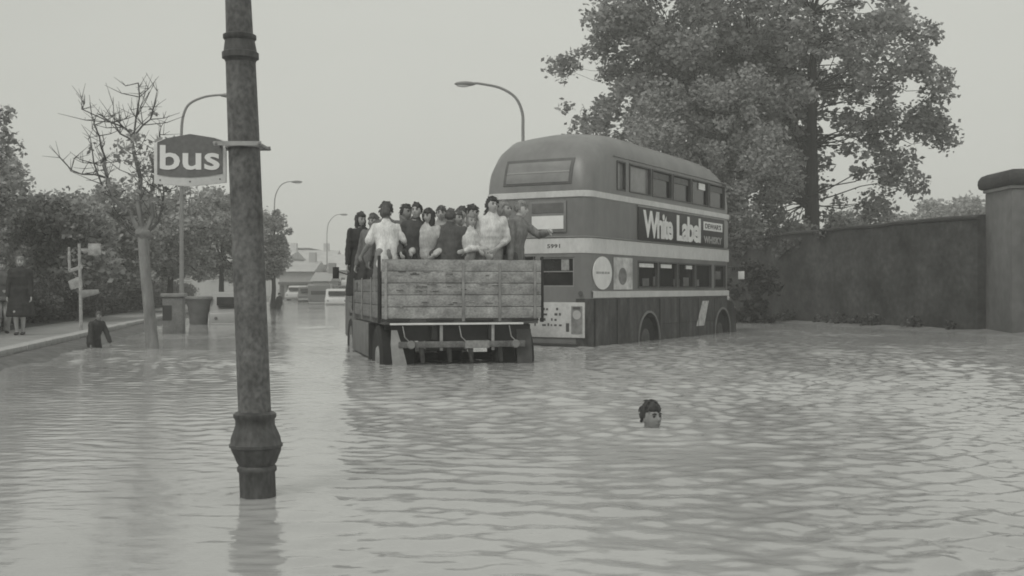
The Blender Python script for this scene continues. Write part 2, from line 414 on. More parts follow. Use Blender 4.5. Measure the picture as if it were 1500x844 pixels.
bark = mat('bark', .04, .9, .35, 5, (1, 1, .25), bump=.6)
def tree(name, label, loc, height, crown, r0, n_clump, clump_r, per, leaf, lm, group=None, seed=0, lean=0, bottom=None, front_clear=False, fill=.62, kind_cat='tree'):
    """crown = (centre offset x,y,z, radii x,y,z) about the trunk base"""
    random.seed(seed); r = np.random.default_rng(seed)
    root = empty(name, loc, 0, label, kind_cat, group)
    cx, cyy, cz, rx, ry, rz = crown
    cen = []
    while len(cen) < n_clump:
        d = r.normal(size=3); d /= np.linalg.norm(d); q = fill + (1 - fill) * r.uniform() ** .7 if r.uniform() < .75 else r.uniform(.1, fill)
        p = np.array([cx + d[0]*rx*q, cyy + d[1]*ry*q, cz + d[2]*rz*q])
        if bottom is not None and p[2] < bottom: continue
        if front_clear and p[1] < .3 and abs(p[0]) < 1.15 and p[2] < front_clear: continue
        cen.append(p)
    # trunk
    tk = MB(); top = height * .82
    pts = [Vector((lean * (i / 8) * height + .12 * mnoise.noise(Vector((i * .7, seed, 0))), .1 * mnoise.noise(Vector((i * .8, seed, 5))), -.5 + (top + .5) * i / 8)) for i in range(9)]
    tk.sweep(pts, [r0 * (1.25 if i == 0 else 1) * (1 - .78 * i / 8) for i in range(9)], seg=10)
    tk.build('trunk', bark, root)
    lb = MB(); mains = []
    nm = max(4, int(5 + n_clump / 30)); order = r.permutation(len(cen))[:nm]
    for j, ci in enumerate(order):
        p = Vector(cen[ci]); c0 = Vector((cx, cyy, cz)); p = c0 + (p - c0) * .72
        h = height * (.24 + .5 * (j + .5) / nm); h = min(h, max(.2 * height, p.z - .5))
        f = (h + .5) / (top + .5) * 8; i = int(min(f, 7)); s0 = pts[i].lerp(pts[i + 1], f - i)
        lp = limb_pts(s0, p, -.10, 8, .05); ra = r0 * .42 * (1 - .45 * j / nm)
        lb.sweep(lp, [ra * (1 - .75 * k / 8) for k in range(9)], seg=6); mains.append((lp, ra))
    tp2 = [q for q in pts[4:]]
    for p in cen:
        pv_ = Vector(p); best = None
        for lp, ra in mains + [(tp2, r0 * .5)]:
            for k, q in enumerate(lp[2:]):
                dd = (q - pv_).length + max(0, q.z - pv_.z) * 1.2
                if best is None or dd < best[0]: best = (dd, q, ra * (1 - .75 * (k + 2) / 8))
        lp = limb_pts(best[1], pv_, -.05, 4, .09); ra = max(.012, min(best[2], .05) * .7)
        lb.sweep(lp, [ra * (1 - .8 * k / 4) for k in range(5)], seg=4)
    lb.build('limbs', bark, root, kind='stuff')
    rad = [clump_r * random.uniform(.45, 1.35) for _ in cen]
    cc_ = list(cen) + [(cx, cyy, cz)] * 1; cnt = [max(20, int(per * (q / clump_r) ** 2)) for q in rad]
    ex = []                                # loose sprays between the clumps
    for _ in range(int(n_clump * 1.5)):
        d = r.normal(size=3); d /= np.linalg.norm(d); q = r.uniform(.2, .96)
        p = np.array([cx + d[0]*rx*q, cyy + d[1]*ry*q, cz + d[2]*rz*q])
        if bottom is not None and p[2] < bottom: continue
        if front_clear and p[1] < .3 and abs(p[0]) < .8 and p[2] < front_clear: continue
        ex.append(p)
    leaf_cloud('crown', list(cen) + ex, rad + [clump_r * .55] * len(ex), cnt + [int(per * .22) + 4] * len(ex), leaf, lm, root, seed=seed)
    return root

dark_leaf = leaf_mat('leaf_dark', .30); mid_leaf = leaf_mat('leaf_mid', .36); pale_leaf = leaf_mat('leaf_pale', .38); park_leaf = leaf_mat('leaf_park', .36); hedge_leaf = leaf_mat('leaf_hedge', .09, .2)
big_bark_y = 48.0
tree('broadleaf_tree', 'huge spreading tree with a dark trunk behind the boundary wall, reaching above the bus', (12.8, 48, .5), 15.0,
     (-2.4, .6, 9.3, 8.6, 5.0, 7.9), .42, 330, .76, 190, .205, dark_leaf, seed=5, bottom=2.0, front_clear=9.5, fill=.5)
tree('bushy_tree', 'paler bushy tree just over the wall between the bus and the dark trunk', (8.3, 44.6, .4), 8.6,
     (-.4, 0, 5.2, 3.3, 2.6, 3.9), .16, 58, .82, 430, .155, mid_leaf, seed=9, bottom=1.6)
tree('round_tree', 'pale rounded tree far off, showing over the wall beside the gate pier', (P(1385, 422, 92).x, 92, 0), 8.3,
     (0, 0, 5.0, 4.4, 3.2, 3.7), .25, 40, 1.3, 300, .34, pale_leaf, seed=21)  # lighter leaf colour adds to the haze at this distance
tree('low_tree', 'low pale bushy tree peeping over the wall at the right skirt of the huge tree', (P(1275, 422, 60).x, 60, .3), 5.4,
     (0, 0, 3.2, 2.6, 2.2, 2.0), .14, 26, .8, 320, .2, pale_leaf, seed=23)
tree('low_tree', 'low bushy tree over the wall just left of the far rounded tree', (P(1335, 422, 66).x, 66, .3), 4.9,
     (0, 0, 3.0, 2.6, 2.0, 1.9), .14, 26, .8, 300, .2, mid_leaf, seed=29)
# park trees on the left
LT = [((-40, 0), 31, 6.2, 1.6, 2.9, 150, 'pale dappled tree at the very left edge, taller than the park trees beside it', pale_leaf, 34),
      ((95, 0), 34, 3.6, 1.6, 1.4, 34, 'low grey-green park tree between the dark-coated woman and the bare tree', mid_leaf, 36),
      ((165, 0), 44, 4.7, 2.0, 1.9, 150, 'dark round park tree rising just left of the bare tree trunk', park_leaf, 40),
      ((250, 0), 47, 5.1, 2.4, 2.1, 151, 'broad dark park tree right behind the bus stop sign', park_leaf, 44),
      ((325, 0), 54, 5.4, 2.3, 2.1, 152, 'park tree half hidden by the iron lamp standard, last before the road', mid_leaf, 46),
      ((30, 0), 40, 3.9, 2.4, 1.6, 33, 'grey park tree behind the two people on the path', mid_leaf, 44),
      ((401, 0), 58, 5.3, .85, 1.75, 10, 'slim upright street tree alone by the road, just right of the lamp standard', park_leaf, 26)]
for i, ((px, _), d, h, rx, rz, sd, lab, lm, nc) in enumerate(LT):
    p = P(px, 422, d); slim = rx < 1
    tree('street_tree' if slim else 'park_tree', lab, (p.x, d, .3 if not slim else -.3), h, (0, 0, h - rz, rx, rx * .9, rz), .16, int(nc*1.2), .6 if not slim else .5, 230 if not slim else 260, .16, lm,
         'trees in the park on the left' if not slim else None, seed=sd + i, bottom=.7 if not slim else 1.6)

# hedge behind the path
cen = []; y = 12.0
while y < 75:
    for _ in range(5): cen.append((kerbx(y) - 2.25 - random.uniform(0, .8), y + random.uniform(-.3, .3), random.uniform(.25, 1.15)))
    y += .55
hd = leaf_cloud('hedge', cen, [random.uniform(.35, .55) for _ in cen], [150] * len(cen), .11, hedge_leaf, seed=77)
tag(hd, 'long dark clipped hedge along the back of the raised path', 'hedge')
cen = [(kerbx(y) - 4.5 - random.uniform(0, 2.5), y, random.uniform(.6, 2.3)) for y in np.linspace(20, 80, 150)]
tag(leaf_cloud('undergrowth', cen, [random.uniform(.5, .9) for _ in cen], [170] * len(cen), .2, dark_leaf, seed=78), 'tangled shrubs filling the park behind the hedge', 'shrubs', kind='stuff')

cv = []
rw_ = random.Random(8)
for _ in range(120):
    y = rw_.uniform(27.9, 52); y = y if rw_.random() < .5 else rw_.uniform(36, 52)
    top_ = rw_.random() < .6 and y > 34
    cv.append((wallx(y) - .06, y, rw_.uniform(2.2, 2.95) if top_ else rw_.uniform(.0, .22)))
tag(leaf_cloud('creeper', cv, [rw_.uniform(.15, .42) for _ in cv], [60] * len(cv), .12, hedge_leaf, seed=81), 'dark creeper and weeds clinging along the top and foot of the boundary wall', 'creeper', kind='stuff')

# bare pollarded tree standing in the water
random.seed(31)
bt = empty('bare_tree', (P(223, 0, 20.6).x, 20.6, 0), 0, 'thin almost leafless tree standing in the flood left of the bus stop sign', 'tree')
bk = mat('pale_bark', .24, .9, .4, 7, (1, 1, .3), bump=.6)
sc_ = 20.6 / F
def bp_(px, py, dy=0): return Vector(((px - 223) * sc_, dy, H + (422 - py) * sc_))
MB().sweep([bp_(225, 545), bp_(223, 505), bp_(219, 460), bp_(214, 410), bp_(211, 372), bp_(210, 345)], [.14, .12, .105, .10, .095, .11], seg=12).build('trunk', bk, bt)
MB().ball(bp_(210, 343), (.15, .14, .13), fn=lambda d: Vector((d.x*.15, d.y*.14, d.z*.13)) * (1 + .3 * mnoise.noise(d * 3))).build('burl', bk, bt)
twig_m = mat('twig_bark', .11, .9, .3, 9)
LM = [[(210,345),(204,300),(208,262),(200,228),(196,200)], [(208,345),(190,312),(166,290),(160,262),(156,236)], [(210,348),(222,318),(220,285),(226,255),(216,225)],
      [(205,350),(186,338),(180,325)], [(212,345),(232,325),(238,300),(240,280)], [(160,262),(140,256),(122,256),(108,250)], [(196,200),(180,186),(160,178),(140,165)],
      [(196,200),(206,182),(214,172),(216,150)], [(196,200),(197,172),(200,140),(196,118)], [(156,236),(150,218),(148,200),(142,185)], [(196,206),(176,196),(168,182),(120,160)],
      [(226,255),(234,238),(236,215),(232,196)], [(166,290),(150,270),(140,240),(138,215)]]
for k, ln in enumerate(LM):
    n = len(ln); dy = random.uniform(-.5, .5) * (1 if k > 2 else .4)
    pts = [bp_(x, y_, dy * i / n) for i, (x, y_) in enumerate(ln)]
    ra = .055 if k < 3 else (.03 if k in (3, 4) else .020)
    m_ = MB(); m_.sweep(pts, [ra * (1 - .6 * i / n) for i in range(n)], seg=6)
    b_ = m_.build('branch', bk if k < 3 else twig_m, bt)
    tw = MB()
    for _ in range(10 if k < 3 else 8):
        s0 = random.choice(pts[1:]); e = s0 + Vector((random.gauss(0, .28), random.gauss(0, .28), abs(random.gauss(.28, .22))))
        mid = s0.lerp(e, .5) + Vector((random.gauss(0, .06), 0, -.04))
        tw.sweep([s0, mid, e], [.010, .007, .003], seg=4)
        for _ in range(2): tw.sweep([mid, mid + Vector((random.gauss(0, .13), random.gauss(0, .1), abs(random.gauss(.12, .1))))], [.007, .003], seg=3)
    tw.build('twigs', twig_m, b_, kind='stuff')
cen = [bp_(random.choice((235, 240, 228, 150, 160, 205, 190, 215)) + random.gauss(0, 9), random.choice((300, 270, 240, 210, 230)) + random.gauss(0, 14), random.gauss(0, .3)) for _ in range(60)]
leaf_cloud('leaves', cen, [.16] * 60, [10] * 60, .09, mid_leaf, bt, seed=3, kind='stuff')

# ------------------------------------------------------------------ iron lamp standard with the bus stop flag
iron = mat('painted_iron', .13, .6, .45, 6, (1, 1, .75), bump=.4, fine=.35, detail=8)
iron2 = mat('painted_iron_dark', .085, .55, .35, 6, (1, 1, .5), bump=.3, fine=.25)
D0 = 5.96; k0 = D0 / F
ls = empty('lamp_standard', (P(378, 0, D0).x, D0, 0), 0, 'big cast iron lamp standard standing in the flood close to the camera', 'lamp post')
zz = lambda y: H + (422 - y) * k0
lean = (-.040, 0)
prof = [(y, hw) for y, hw in ((860, 26), (725, 26), (692, 26), (689, 28.5), (684, 28.5), (681, 26), (676, 29), (668, 32), (660, 35.5), (655, 36.5), (654, 38.5), (650, 38.5), (649, 36.8), (640, 35), (630, 31), (622, 28), (614, 28.5), (611, 31), (606, 31), (603, 26))]
MB().lathe([(hw * k0, zz(y)) for y, hw in prof], seg=40, lean=lean, dimple=lambda h, a: 1 + (.035 * abs(math.cos(5 * a + 14 * h)) - .02 if zz(648) < h < zz(616) else (.022 * math.cos(10 * a) if zz(680) < h < zz(656) else 0))).build('pedestal', iron2, ls, smooth=50)
MB().lathe([(hw * k0, zz(y)) for y, hw in ((604, 23.6), (400, 23.2), (215, 22.8), (92, 21.6))], seg=32, lean=lean).build('shaft', iron, ls)
MB().lathe([(hw * k0, zz(y)) for y, hw in ((92, 21.7), (88, 23), (86, 26.5), (78, 26.5), (76, 24), (60, 21.5), (57, 24), (52, 24), (50, 20.5))], seg=32, lean=lean).build('collar', iron2, ls, smooth=40)
MB().lathe([(hw * k0, zz(y)) for y, hw in ((50, 19.5), (0, 18.6), (-600, 14))], seg=28, lean=lean).build('upper_shaft', iron, ls)
bk_ = MB().lathe([(27 * k0, zz(217)), (27 * k0, zz(211))], seg=28, lean=lean)
xl = lean[0] * zz(214)
bk_.box(xl - 36 * k0, xl + 32 * k0, -.118, -.108, zz(217), zz(211)); bk_.box(xl - 36 * k0, xl + 32 * k0, .108, .118, zz(217), zz(211))
pale_metal = mat('galvanised', .36, .5, .25, 12, bump=.1)
bkt = bk_.build('clamp', pale_metal, ls)
for sx in (-33, 29):
    MB().lathe([(.007, -.15), (.007, .15)], c=(xl + sx * k0, 0, zz(214)), seg=8, axis='y').build('bolt', pale_metal, bkt)

sg = empty('bus_stop_sign', (P(279, 0, D0 - .02).x, D0 - .02, zz(235)), R(3), 'flag sign reading bus, clamped to the side of the iron lamp standard', 'sign')
sx = lambda x: (x - 279) * k0; sz = lambda y: (235 - y) * k0
white_en = mat('white_enamel', .7, .4, .1, 6, bump=.05, fine=.06)
blk_en = mat('dark_enamel', .17, .4, .18, 8, fine=.1)
MB().prism([(sx(227), sz(211)), (sx(240), sz(205)), (sx(279), sz(197)), (sx(318), sz(203)), (sx(331), sz(208)), (sx(331), sz(268)), (sx(279), sz(274)), (sx(227), sz(270))], -.008, .008).build('plate', white_en, sg, bevel=.002)
MB().prism([(sx(232), sz(210)), (sx(245), sz(204)), (sx(279), sz(197.5)), (sx(314), sz(203)), (sx(326), sz(207.5)), (sx(326), sz(255)), (sx(305), sz(259)), (sx(279), sz(261)), (sx(250), sz(260)), (sx(232), sz(257))], -.0115, -.0085).build('panel', blk_en, sg, smooth=0)
lettering('bus', 86 * k0, 36 * k0, mat('white_letters', .82, .5, .06, 8), sg, frame_mat((sx(279), -.0135, sz(232)), (1, 0, 0), (0, 0, 1)), bold=.018, depth=.003)
for (xx, yy) in ((279, 267), (236, 265), (322, 263)):
    MB().lathe([(.004, -.011), (.004, -.008)], c=(sx(xx), 0, sz(yy)), seg=8, axis='y').build('rivet', iron2, sg)
MB().box(sx(326), sx(345), .010, .022, sz(217), sz(211)).build('arm', pale_metal, sg)

# ------------------------------------------------------------------ swan-neck street lamps
concrete = mat('lamp_concrete', .26, .8, .15, 3, fine=.08)
def street_lamp(bx, d, pts, head_dir, lab, rad=.055, zbase=-.5):
    b = P(bx, 422, d); o = empty('street_lamp', (b.x, d, 0), 0, lab, 'street lamp', 'swan-neck street lamps along the road')
    k = d / F; Q = [Vector(((x - bx) * k, 0, H + (422 - y) * k)) for x, y in pts]
    shoulder = Q[0].z - .9
    MB().sweep([(0, 0, zbase), (0, 0, .9), (0, 0, 1.0), (0, 0, shoulder)], [rad * 2.0, rad * 1.9, rad * 1.5, rad * 1.15], seg=10).build('post', concrete, o)
    sp = [Vector((0, 0, shoulder))] + Q
    fine = []
    for i in range(len(sp) - 1):
        p0, p1, p2, p3 = sp[max(i-1, 0)], sp[i], sp[i+1], sp[min(i+2, len(sp)-1)]
        for j in range(4):
            t_ = j / 4
            fine.append(.5 * ((2*p1) + (-p0+p2)*t_ + (2*p0-5*p1+4*p2-p3)*t_*t_ + (-p0+3*p1-3*p2+p3)*t_**3))
    fine.append(sp[-1])
    MB().sweep(fine, [rad * (1 - .35 * i / len(fine)) for i in range(len(fine))], seg=8).build('arm', concrete, o)
    e = Q[-1]; h = MB()
    h.ball(e + Vector((head_dir * .28, 0, -.02)), (.36, .13, .08), 16, 10)
    hd_ = h.build('lamp_head', concrete, o)
    MB().ball(e + Vector((head_dir * .34, 0, -.065)), (.24, .10, .07), 14, 8).build('lens', mat('lamp_glass', .7, .2, .05), hd_)
    return o
street_lamp(766, 37, [(766, 190), (765, 165), (755, 143), (733, 129), (705, 123), (694, 122)], -1, 'swan-neck street lamp rising behind the roof of the double decker bus')
street_lamp(266, 40, [(266, 190), (269, 168), (278, 152), (300, 142), (325, 139)], 1, 'swan-neck street lamp curving over the bus stop sign')
street_lamp(402, 70, [(402, 300), (404, 285), (411, 272), (420, 267), (428, 266)], 1, 'distant swan-neck lamp above the slim street tree', .038)
street_lamp(479, 103, [(479, 342), (481, 328), (487, 319), (493, 315), (499, 314)], 1, 'farthest swan-neck lamp standing before the pale shops', .038)

# ------------------------------------------------------------------ double decker bus
TH = R(29.0)
bus = empty('double_decker_bus', (1.42, 20.9, 0), math.pi / 2 - TH, 'double decker bus seen from behind, stalled in the flood beyond the crowded truck', 'bus')
W = 2.25; LEN = 8.2
red = mat('bus_red', .21, .38, .24, 1.2, (1, 1, .5), spec=.5, fine=.05)
red_lo = mat('bus_red_dirty', .08, .6, .6, 2.6, (1.6, 1, .5), spec=.35, fine=.25)
cream = mat('bus_cream', .66, .4, .12, 2.5, (1, 1, .6), fine=.06)
glass = mat('bus_glass', .025, .12, .5, 3, spec=.6)
pglass = mat('bus_glass_pale', .24, .2, .25, 3, spec=.5)
rubber = mat('rubber', .03, .85, .2, 12, bump=.2)
UT = [0, .03, .1, .22, .42, .75, 1.2, 1.8, 6.3, 7.2, 7.75, 8.02, 8.15, 8.2]
TT = [3.0, 3.22, 3.45, 3.68, 3.90, 4.08, 4.17, 4.20, 4.17, 4.12, 4.02, 3.85, 3.6, 3.35]
def Tz(u): return float(np.interp(u, UT, TT))
def inset(u):
    rc = .26
    if u < rc: return rc * (1 - math.sqrt(max(0, 1 - ((rc - u) / rc) ** 2)))
    rf = .12
    if u > LEN - rf: return rf * (1 - math.sqrt(max(0, 1 - ((u - LEN + rf) / rf) ** 2)))
    return 0
def section_z(u, v):
    i = inset(u); T = Tz(u); v = min(v, W - v) - i; Rv = max(.03, min(.50, T - .06 - 2.95)); rh = .42
    if v < 0: return 0
    if v < rh: return T - .06 - Rv + Rv * math.sqrt(max(0, 1 - ((rh - v) / rh) ** 2))
    return T - .06 + .06 * math.sin(math.pi / 2 * (v - rh) / (W / 2 - i - rh))
us = sorted(set([0, .01, .03, .06, .1, .15, .22, .3, .42, .57, .75, .95, 1.2, 1.5, 1.8] + list(np.linspace(2.4, 6.4, 7)) + [6.8, 7.2, 7.5, 7.75, 7.9, 8.02, 8.1, 8.15, 8.18, 8.2]))
vs = []; NS = None
for u in us:
    i = inset(u); T = Tz(u); Rv = max(.03, min(.50, T - .06 - 2.95)); rh = .42
    half = [(i, -.12), (i, .90), (i, 1.9), (i, 2.9)]
    for a in np.linspace(0, math.pi / 2, 8): half.append((i + rh * (1 - math.cos(a)), T - .06 - Rv + Rv * math.sin(a)))
    for q in (.35, .7): half.append((i + rh + (W/2 - i - rh) * q, T - .06 + .06 * math.sin(math.pi/2*q)))
    ring = half + [(W / 2, T)] + [(W - a, z) for a, z in reversed(half)]
    NS = len(ring); vs += [(u, v, z) for v, z in ring]
nU = len(us)
fs = [(i*NS+k, i*NS+(k+1) % NS, (i+1)*NS+(k+1) % NS, (i+1)*NS+k) for i in range(nU - 1) for k in range(NS)]
fs += [tuple(range(NS))[::-1], tuple((nU-1)*NS+k for k in range(NS))]
body = MB().add(vs, fs).build('body', red, bus, smooth=32)
# openings: windows and wheel arches cut into the shell
UPW = [(1.30, 1.72)] + [(1.92 + k * 1.21, 1.92 + k * 1.21 + 1.13) for k in range(5)]
LOW = [(2.36 + k * 1.15, 2.36 + k * 1.15 + 1.08) for k in range(4)] + [(7.12, 7.95)]
cut = MB()
for a, b_ in UPW:
    cut.box(a, b_, -.5, .12, 3.02, 3.60); cut.box(a, b_, W - .12, W + .5, 3.02, 3.60)
for a, b_ in LOW:
    cut.box(a, b_, -.5, .12, 1.10, 1.66); cut.box(a, b_, W - .12, W + .5, 1.10, 1.66)
cut.lathe([(.56, -.3), (.56, .34)], c=(2.95, 0, .03), seg=28, axis='y'); cut.lathe([(.56, -.3), (.56, .34)], c=(7.72, 0, .03), seg=28, axis='y')
cut.box(-.4, .16, .30, 1.0, 1.12, 1.68)                 # window beside the platform
cut.box(-.4, 1.1, 1.12, W + .4, .15, 1.70)              # open rear platform
co_ = cut.build('cutter', red)
md = body.modifiers.new('b', 'BOOLEAN'); md.operation = 'DIFFERENCE'; md.object = co_; md.solver = 'EXACT'; md.use_self = True
co_.parent = bus
dg = bpy.context.evaluated_depsgraph_get(); dg.update()
me = bpy.data.meshes.new_from_object(body.evaluated_get(dg)); body.modifiers.clear(); body.data = me
bpy.data.objects.remove(co_)
me.materials.clear(); me.materials.append(red); me.materials.append(red_lo)
for p in me.polygons:
    p.use_smooth = True
    p.material_index = 1 if p.center.z < .9 else 0
me.set_sharp_from_angle(angle=R(32))
def wrap_band(z0, z1, off, name, m, u1=LEN - .01, u0=None, smooth_=30):
    """a strip following the plan outline: right side, round the rear, left side"""
    rc = .26; path = [(u1, 0, 0, -1), (rc, 0, 0, -1)]
    for a in np.linspace(0, 90, 8)[1:]: path.append((rc - rc * math.sin(R(a)), rc - rc * math.cos(R(a)), -math.sin(R(a)), -math.cos(R(a))))
    for a in np.linspace(90, 180, 8): path.append((rc - rc * math.sin(R(a)), W - rc - rc * math.cos(R(a)), -math.sin(R(a)), -math.cos(R(a))))
    path.append((u1, W, 0, 1))
    if u0 is not None: path = [(u1, 0, 0, -1), (u0, 0, 0, -1)]
    vs = []; fs = []
    zs = [(z0, 0), (z0 + .012, off), (z1 - .012, off), (z1, 0)]
    for (u, v, nx, ny) in path:
        for z, o_ in zs: vs.append((u + nx * (o_ if o_ else -.01), v + ny * (o_ if o_ else -.01), z))
    for i in range(len(path) - 1):
        for k in range(3): fs.append((i*4+k, i*4+k+1, (i+1)*4+k+1, (i+1)*4+k))
    return MB().add(vs, fs).build(name, m, bus, smooth=smooth_)
wrap_band(2.80, 2.93, .022, 'cream_band', cream)
wrap_band(1.745, 2.045, .012, 'cream_band', cream)
wrap_band(2.045, 2.075, .03, 'moulding', mat('moulding', .3, .5, .1), )
wrap_band(.905, 1.045, .02, 'cream_band', cream, u0=.16)
wrap_band(3.655, 3.685, .02, 'gutter', mat('gutter_metal', .24, .5, .1), u0=1.15)
lo = wrap_band(.32, .88, .008, 'skirt_panel', red_lo, u0=3.53, u1=7.14); MB()
MB().box(.27, 2.37, -.008, -.002, -.12, .88).build('skirt_panel', red_lo, bus, smooth=0)
MB().box(3.53, 7.14, -.010, -.003, -.12, .318).build('skirt_panel', red_lo, bus, smooth=0)
for uu in (.27, 1.3, 3.56, 4.75, 5.95, 7.1):
    MB().box(uu - .012, uu + .012, -.018, -.011, -.1, .87).build('panel_joint', mat('joint', .05, .6, .1), bus, smooth=0)
def window(a, b_, z0, z1, side=-1, m=glass, vent_daylight=None, blind=None):
    y = -.004 if side < 0 else W + .004; yi = .05 if side < 0 else W - .05
    fr = MB(); t_ = .028
    y0, y1 = (y - .012, yi) if side < 0 else (yi, y + .012)
    fr.box(a - .002, a + t_, y0, y1, z0, z1); fr.box(b_ - t_, b_ + .002, y0, y1, z0, z1)
    fr.box(a + t_ + .001, b_ - t_ - .001, y0, y1, z0, z0 + t_); fr.box(a + t_ + .001, b_ - t_ - .001, y0, y1, z1 - t_, z1)
    f = fr.build('window_frame', mat('window_rubber', .10, .6, .2), bus, smooth=0)
    g = MB().box(a + t_, b_ - t_, yi - .004 if side < 0 else yi, yi if side < 0 else yi + .004, z0 + t_, z1 - t_).build('pane', m, f, smooth=0)
    if vent_daylight and side < 0:
        ha, hb, zz0, hm = vent_daylight
        MB().box(ha, hb, yi - .026, yi - .010, zz0, z1 - t_ - .02).build('vent_daylight_panel', hm, f, smooth=0)  # white ones paint the daylight seen through the opposite windows
    return f
daylight_lamp_w = mat('daylight_lamp_white', .9, .4, .1, 6); vent_g = mat('vent_grey', .12, .5, .3, 6)
for i, (a, b_) in enumerate(UPW):
    top_panel = None
    if i > 1: top_panel = (a + .1, b_ - .1, 3.42, vent_g)
    if i == 4: top_panel = (a + .55, b_ - .15, 3.40, daylight_lamp_w)
    window(a, b_, 3.02, 3.60, m=pglass if i < 2 else glass, vent_daylight=top_panel); window(a, b_, 3.02, 3.60, 1)
for i, (a, b_) in enumerate(LOW):
    top_panel = {0: (a + .15, b_ - .15, 1.53, daylight_lamp_w), 1: (a + .2, b_ - .25, 1.53, daylight_lamp_w), 2: (a + .6, b_ - .1, 1.53, daylight_lamp_w)}.get(i)
    window(a, b_, 1.10, 1.66, vent_daylight=top_panel); window(a, b_, 1.10, 1.66, 1)
# seat backs glimpsed through the lower windows
for i, u in enumerate((2.7, 3.3, 4.5, 5.1, 5.8)):
    MB().box(u, u + .35, .035, .045, 1.14, 1.30 + .04 * (i % 2)).build('seat_back', mat('seat_cloth', .14, .8, .3), bus, smooth=0)
# rear upper emergency window, curved with the dome
def rear_u(v, z):
    a, b_ = 0.0, 3.0
    if section_z(a + 1e-4, v) >= z: return 0.0
    for _ in range(24):
        c_ = (a + b_) / 2
        if section_z(c_, v) < z: a = c_
        else: b_ = c_
    return b_
def rear_patch(v0, v1, z0, z1, off, name, m, parent=bus, n=12):
    vs = []; fs = []
    for j in range(n + 1):
        for i in range(n + 1):
            v = v0 + (v1 - v0) * i / n; z = z0 + (z1 - z0) * j / n; u = rear_u(v, z)
            vs.append((u - off, v, z + off * .5 * (z - 3.0)))
    q = (n + 1) ** 2; vs += [(x + off + .02, y_, z_ - .02) for x, y_, z_ in vs]
    for j in range(n):
        for i in range(n):
            a = j*(n+1)+i; fs.append((a, a+1, a+n+2, a+n+1)); fs.append((q+a, q+a+n+1, q+a+n+2, q+a+1))
    ed = [i for i in range(n+1)] + [(j+1)*(n+1)-1 for j in range(1, n+1)] + [n*(n+1)+i for i in range(n-1, -1, -1)] + [j*(n+1) for j in range(n-1, 0, -1)]
    for k in range(len(ed)): a, b_ = ed[k], ed[(k+1) % len(ed)]; fs.append((a, q+a, q+b_, b_))
    return MB().add(vs, fs).build(name, m, parent, smooth=40)
rw = rear_patch(.36, 1.82, 3.06, 3.56, .012, 'emergency_window', mat('rear_window_rim', .12, .6, .2))
rear_patch(.42, 1.76, 3.10, 3.50, .020, 'pane', mat('misted_glass', .24, .3, .2, 2.5, spec=.5), rw)
rear_patch(.42, 1.76, 3.285, 3.31, .026, 'glazing_bar', mat('bar_pale', .33, .5, .1), rw)
# destination box
db = MB().box(-.035, -.002, .45, 1.22, 2.15, 2.74).build('destination_box', mat('dest_frame', .22, .5, .15), bus, bevel=.01)
MB().box(-.044, -.036, .50, 1.17, 2.21, 2.46).build('blind', mat('blind_white', .85, .5, .06), db, smooth=0)
MB().box(-.043, -.036, .50, 1.17, 2.52, 2.70).build('glass', mat('dest_glass', .15, .3, .25), db, smooth=0)
lettering('5991', .27, .075, mat('ink', .05, .6, .1), bus, frame_mat((-.0145, .72, 1.89), (0, -1, 0), (0, 0, 1)), name='fleet_number', bold=.01, depth=.003)
# platform interior and staircase panel
MB().box(.02, 1.08, 1.14, W - .03, .10, .149).build('platform_floor', mat('plat_floor', .10, .8, .2), bus, smooth=0)
MB().sweep([(.10, 1.20, .15), (.10, 1.20, 1.70)], [.018, .018], 8).build('grab_pole', mat('pole_pale', .55, .35, .1), bus)
pw = MB(); pw.box(.02, .05, .302, .33, 1.122, 1.678); pw.box(.02, .05, .97, .998, 1.122, 1.678); pw.box(.021, .049, .331, .969, 1.122, 1.15); pw.box(.021, .049, .331, .969, 1.65, 1.678); pw.box(.021, .049, .331, .969, 1.40, 1.42)
pwf = pw.build('window_frame', mat('pale_frame', .30, .5, .15), bus, smooth=0)
MB().box(.052, .058, .32, .98, 1.13, 1.67).build('pane', glass, pwf, smooth=0)
MB().box(.034, .048, .42, .58, 1.43, 1.64).build('bill', mat('bill_pale', .33, .6, .4, 18), pwf, smooth=0)
# rear advertising board
ab = MB().box(-.03, -.002, .07, 1.24, .17, .83).build('advert_board', mat('board_pale', .6, .6, .18, 3, fine=.08), bus, bevel=.006)
inkg = mat('advert_ink', .10, .7, .2)
mk = MB(); random.seed(4)
for r_, z in enumerate((.70, .60, .50, .40)):
    v = 1.12
    while v > .50:
        w_ = random.uniform(.03, .09)
        if random.random() < .62: mk.box(-.034, -.031, v - w_, v, z - .018, z + random.uniform(.015, .035))
        v -= w_ + random.uniform(.02, .05)
mk.build('advert_print', inkg, ab, smooth=0, kind='stuff')
MB().box(-.035, -.031, .11, .34, .24, .76).build('advert_picture', mat('advert_grey', .26, .6, .3, 9), ab, smooth=0)
MB().lathe([(.085, -.038), (.085, -.0355)], c=(0, .225, .60), seg=20, axis='x').build('advert_disc', mat('disc_pale', .48, .6, .1), ab, smooth=0)
MB().box(-.0385, -.0355, .15, .30, .70, .745).build('advert_cap', inkg, ab, smooth=0)
MB().box(-.035, -.031, .385, .45, .28, .44).build('advert_mark', inkg, ab, smooth=0)
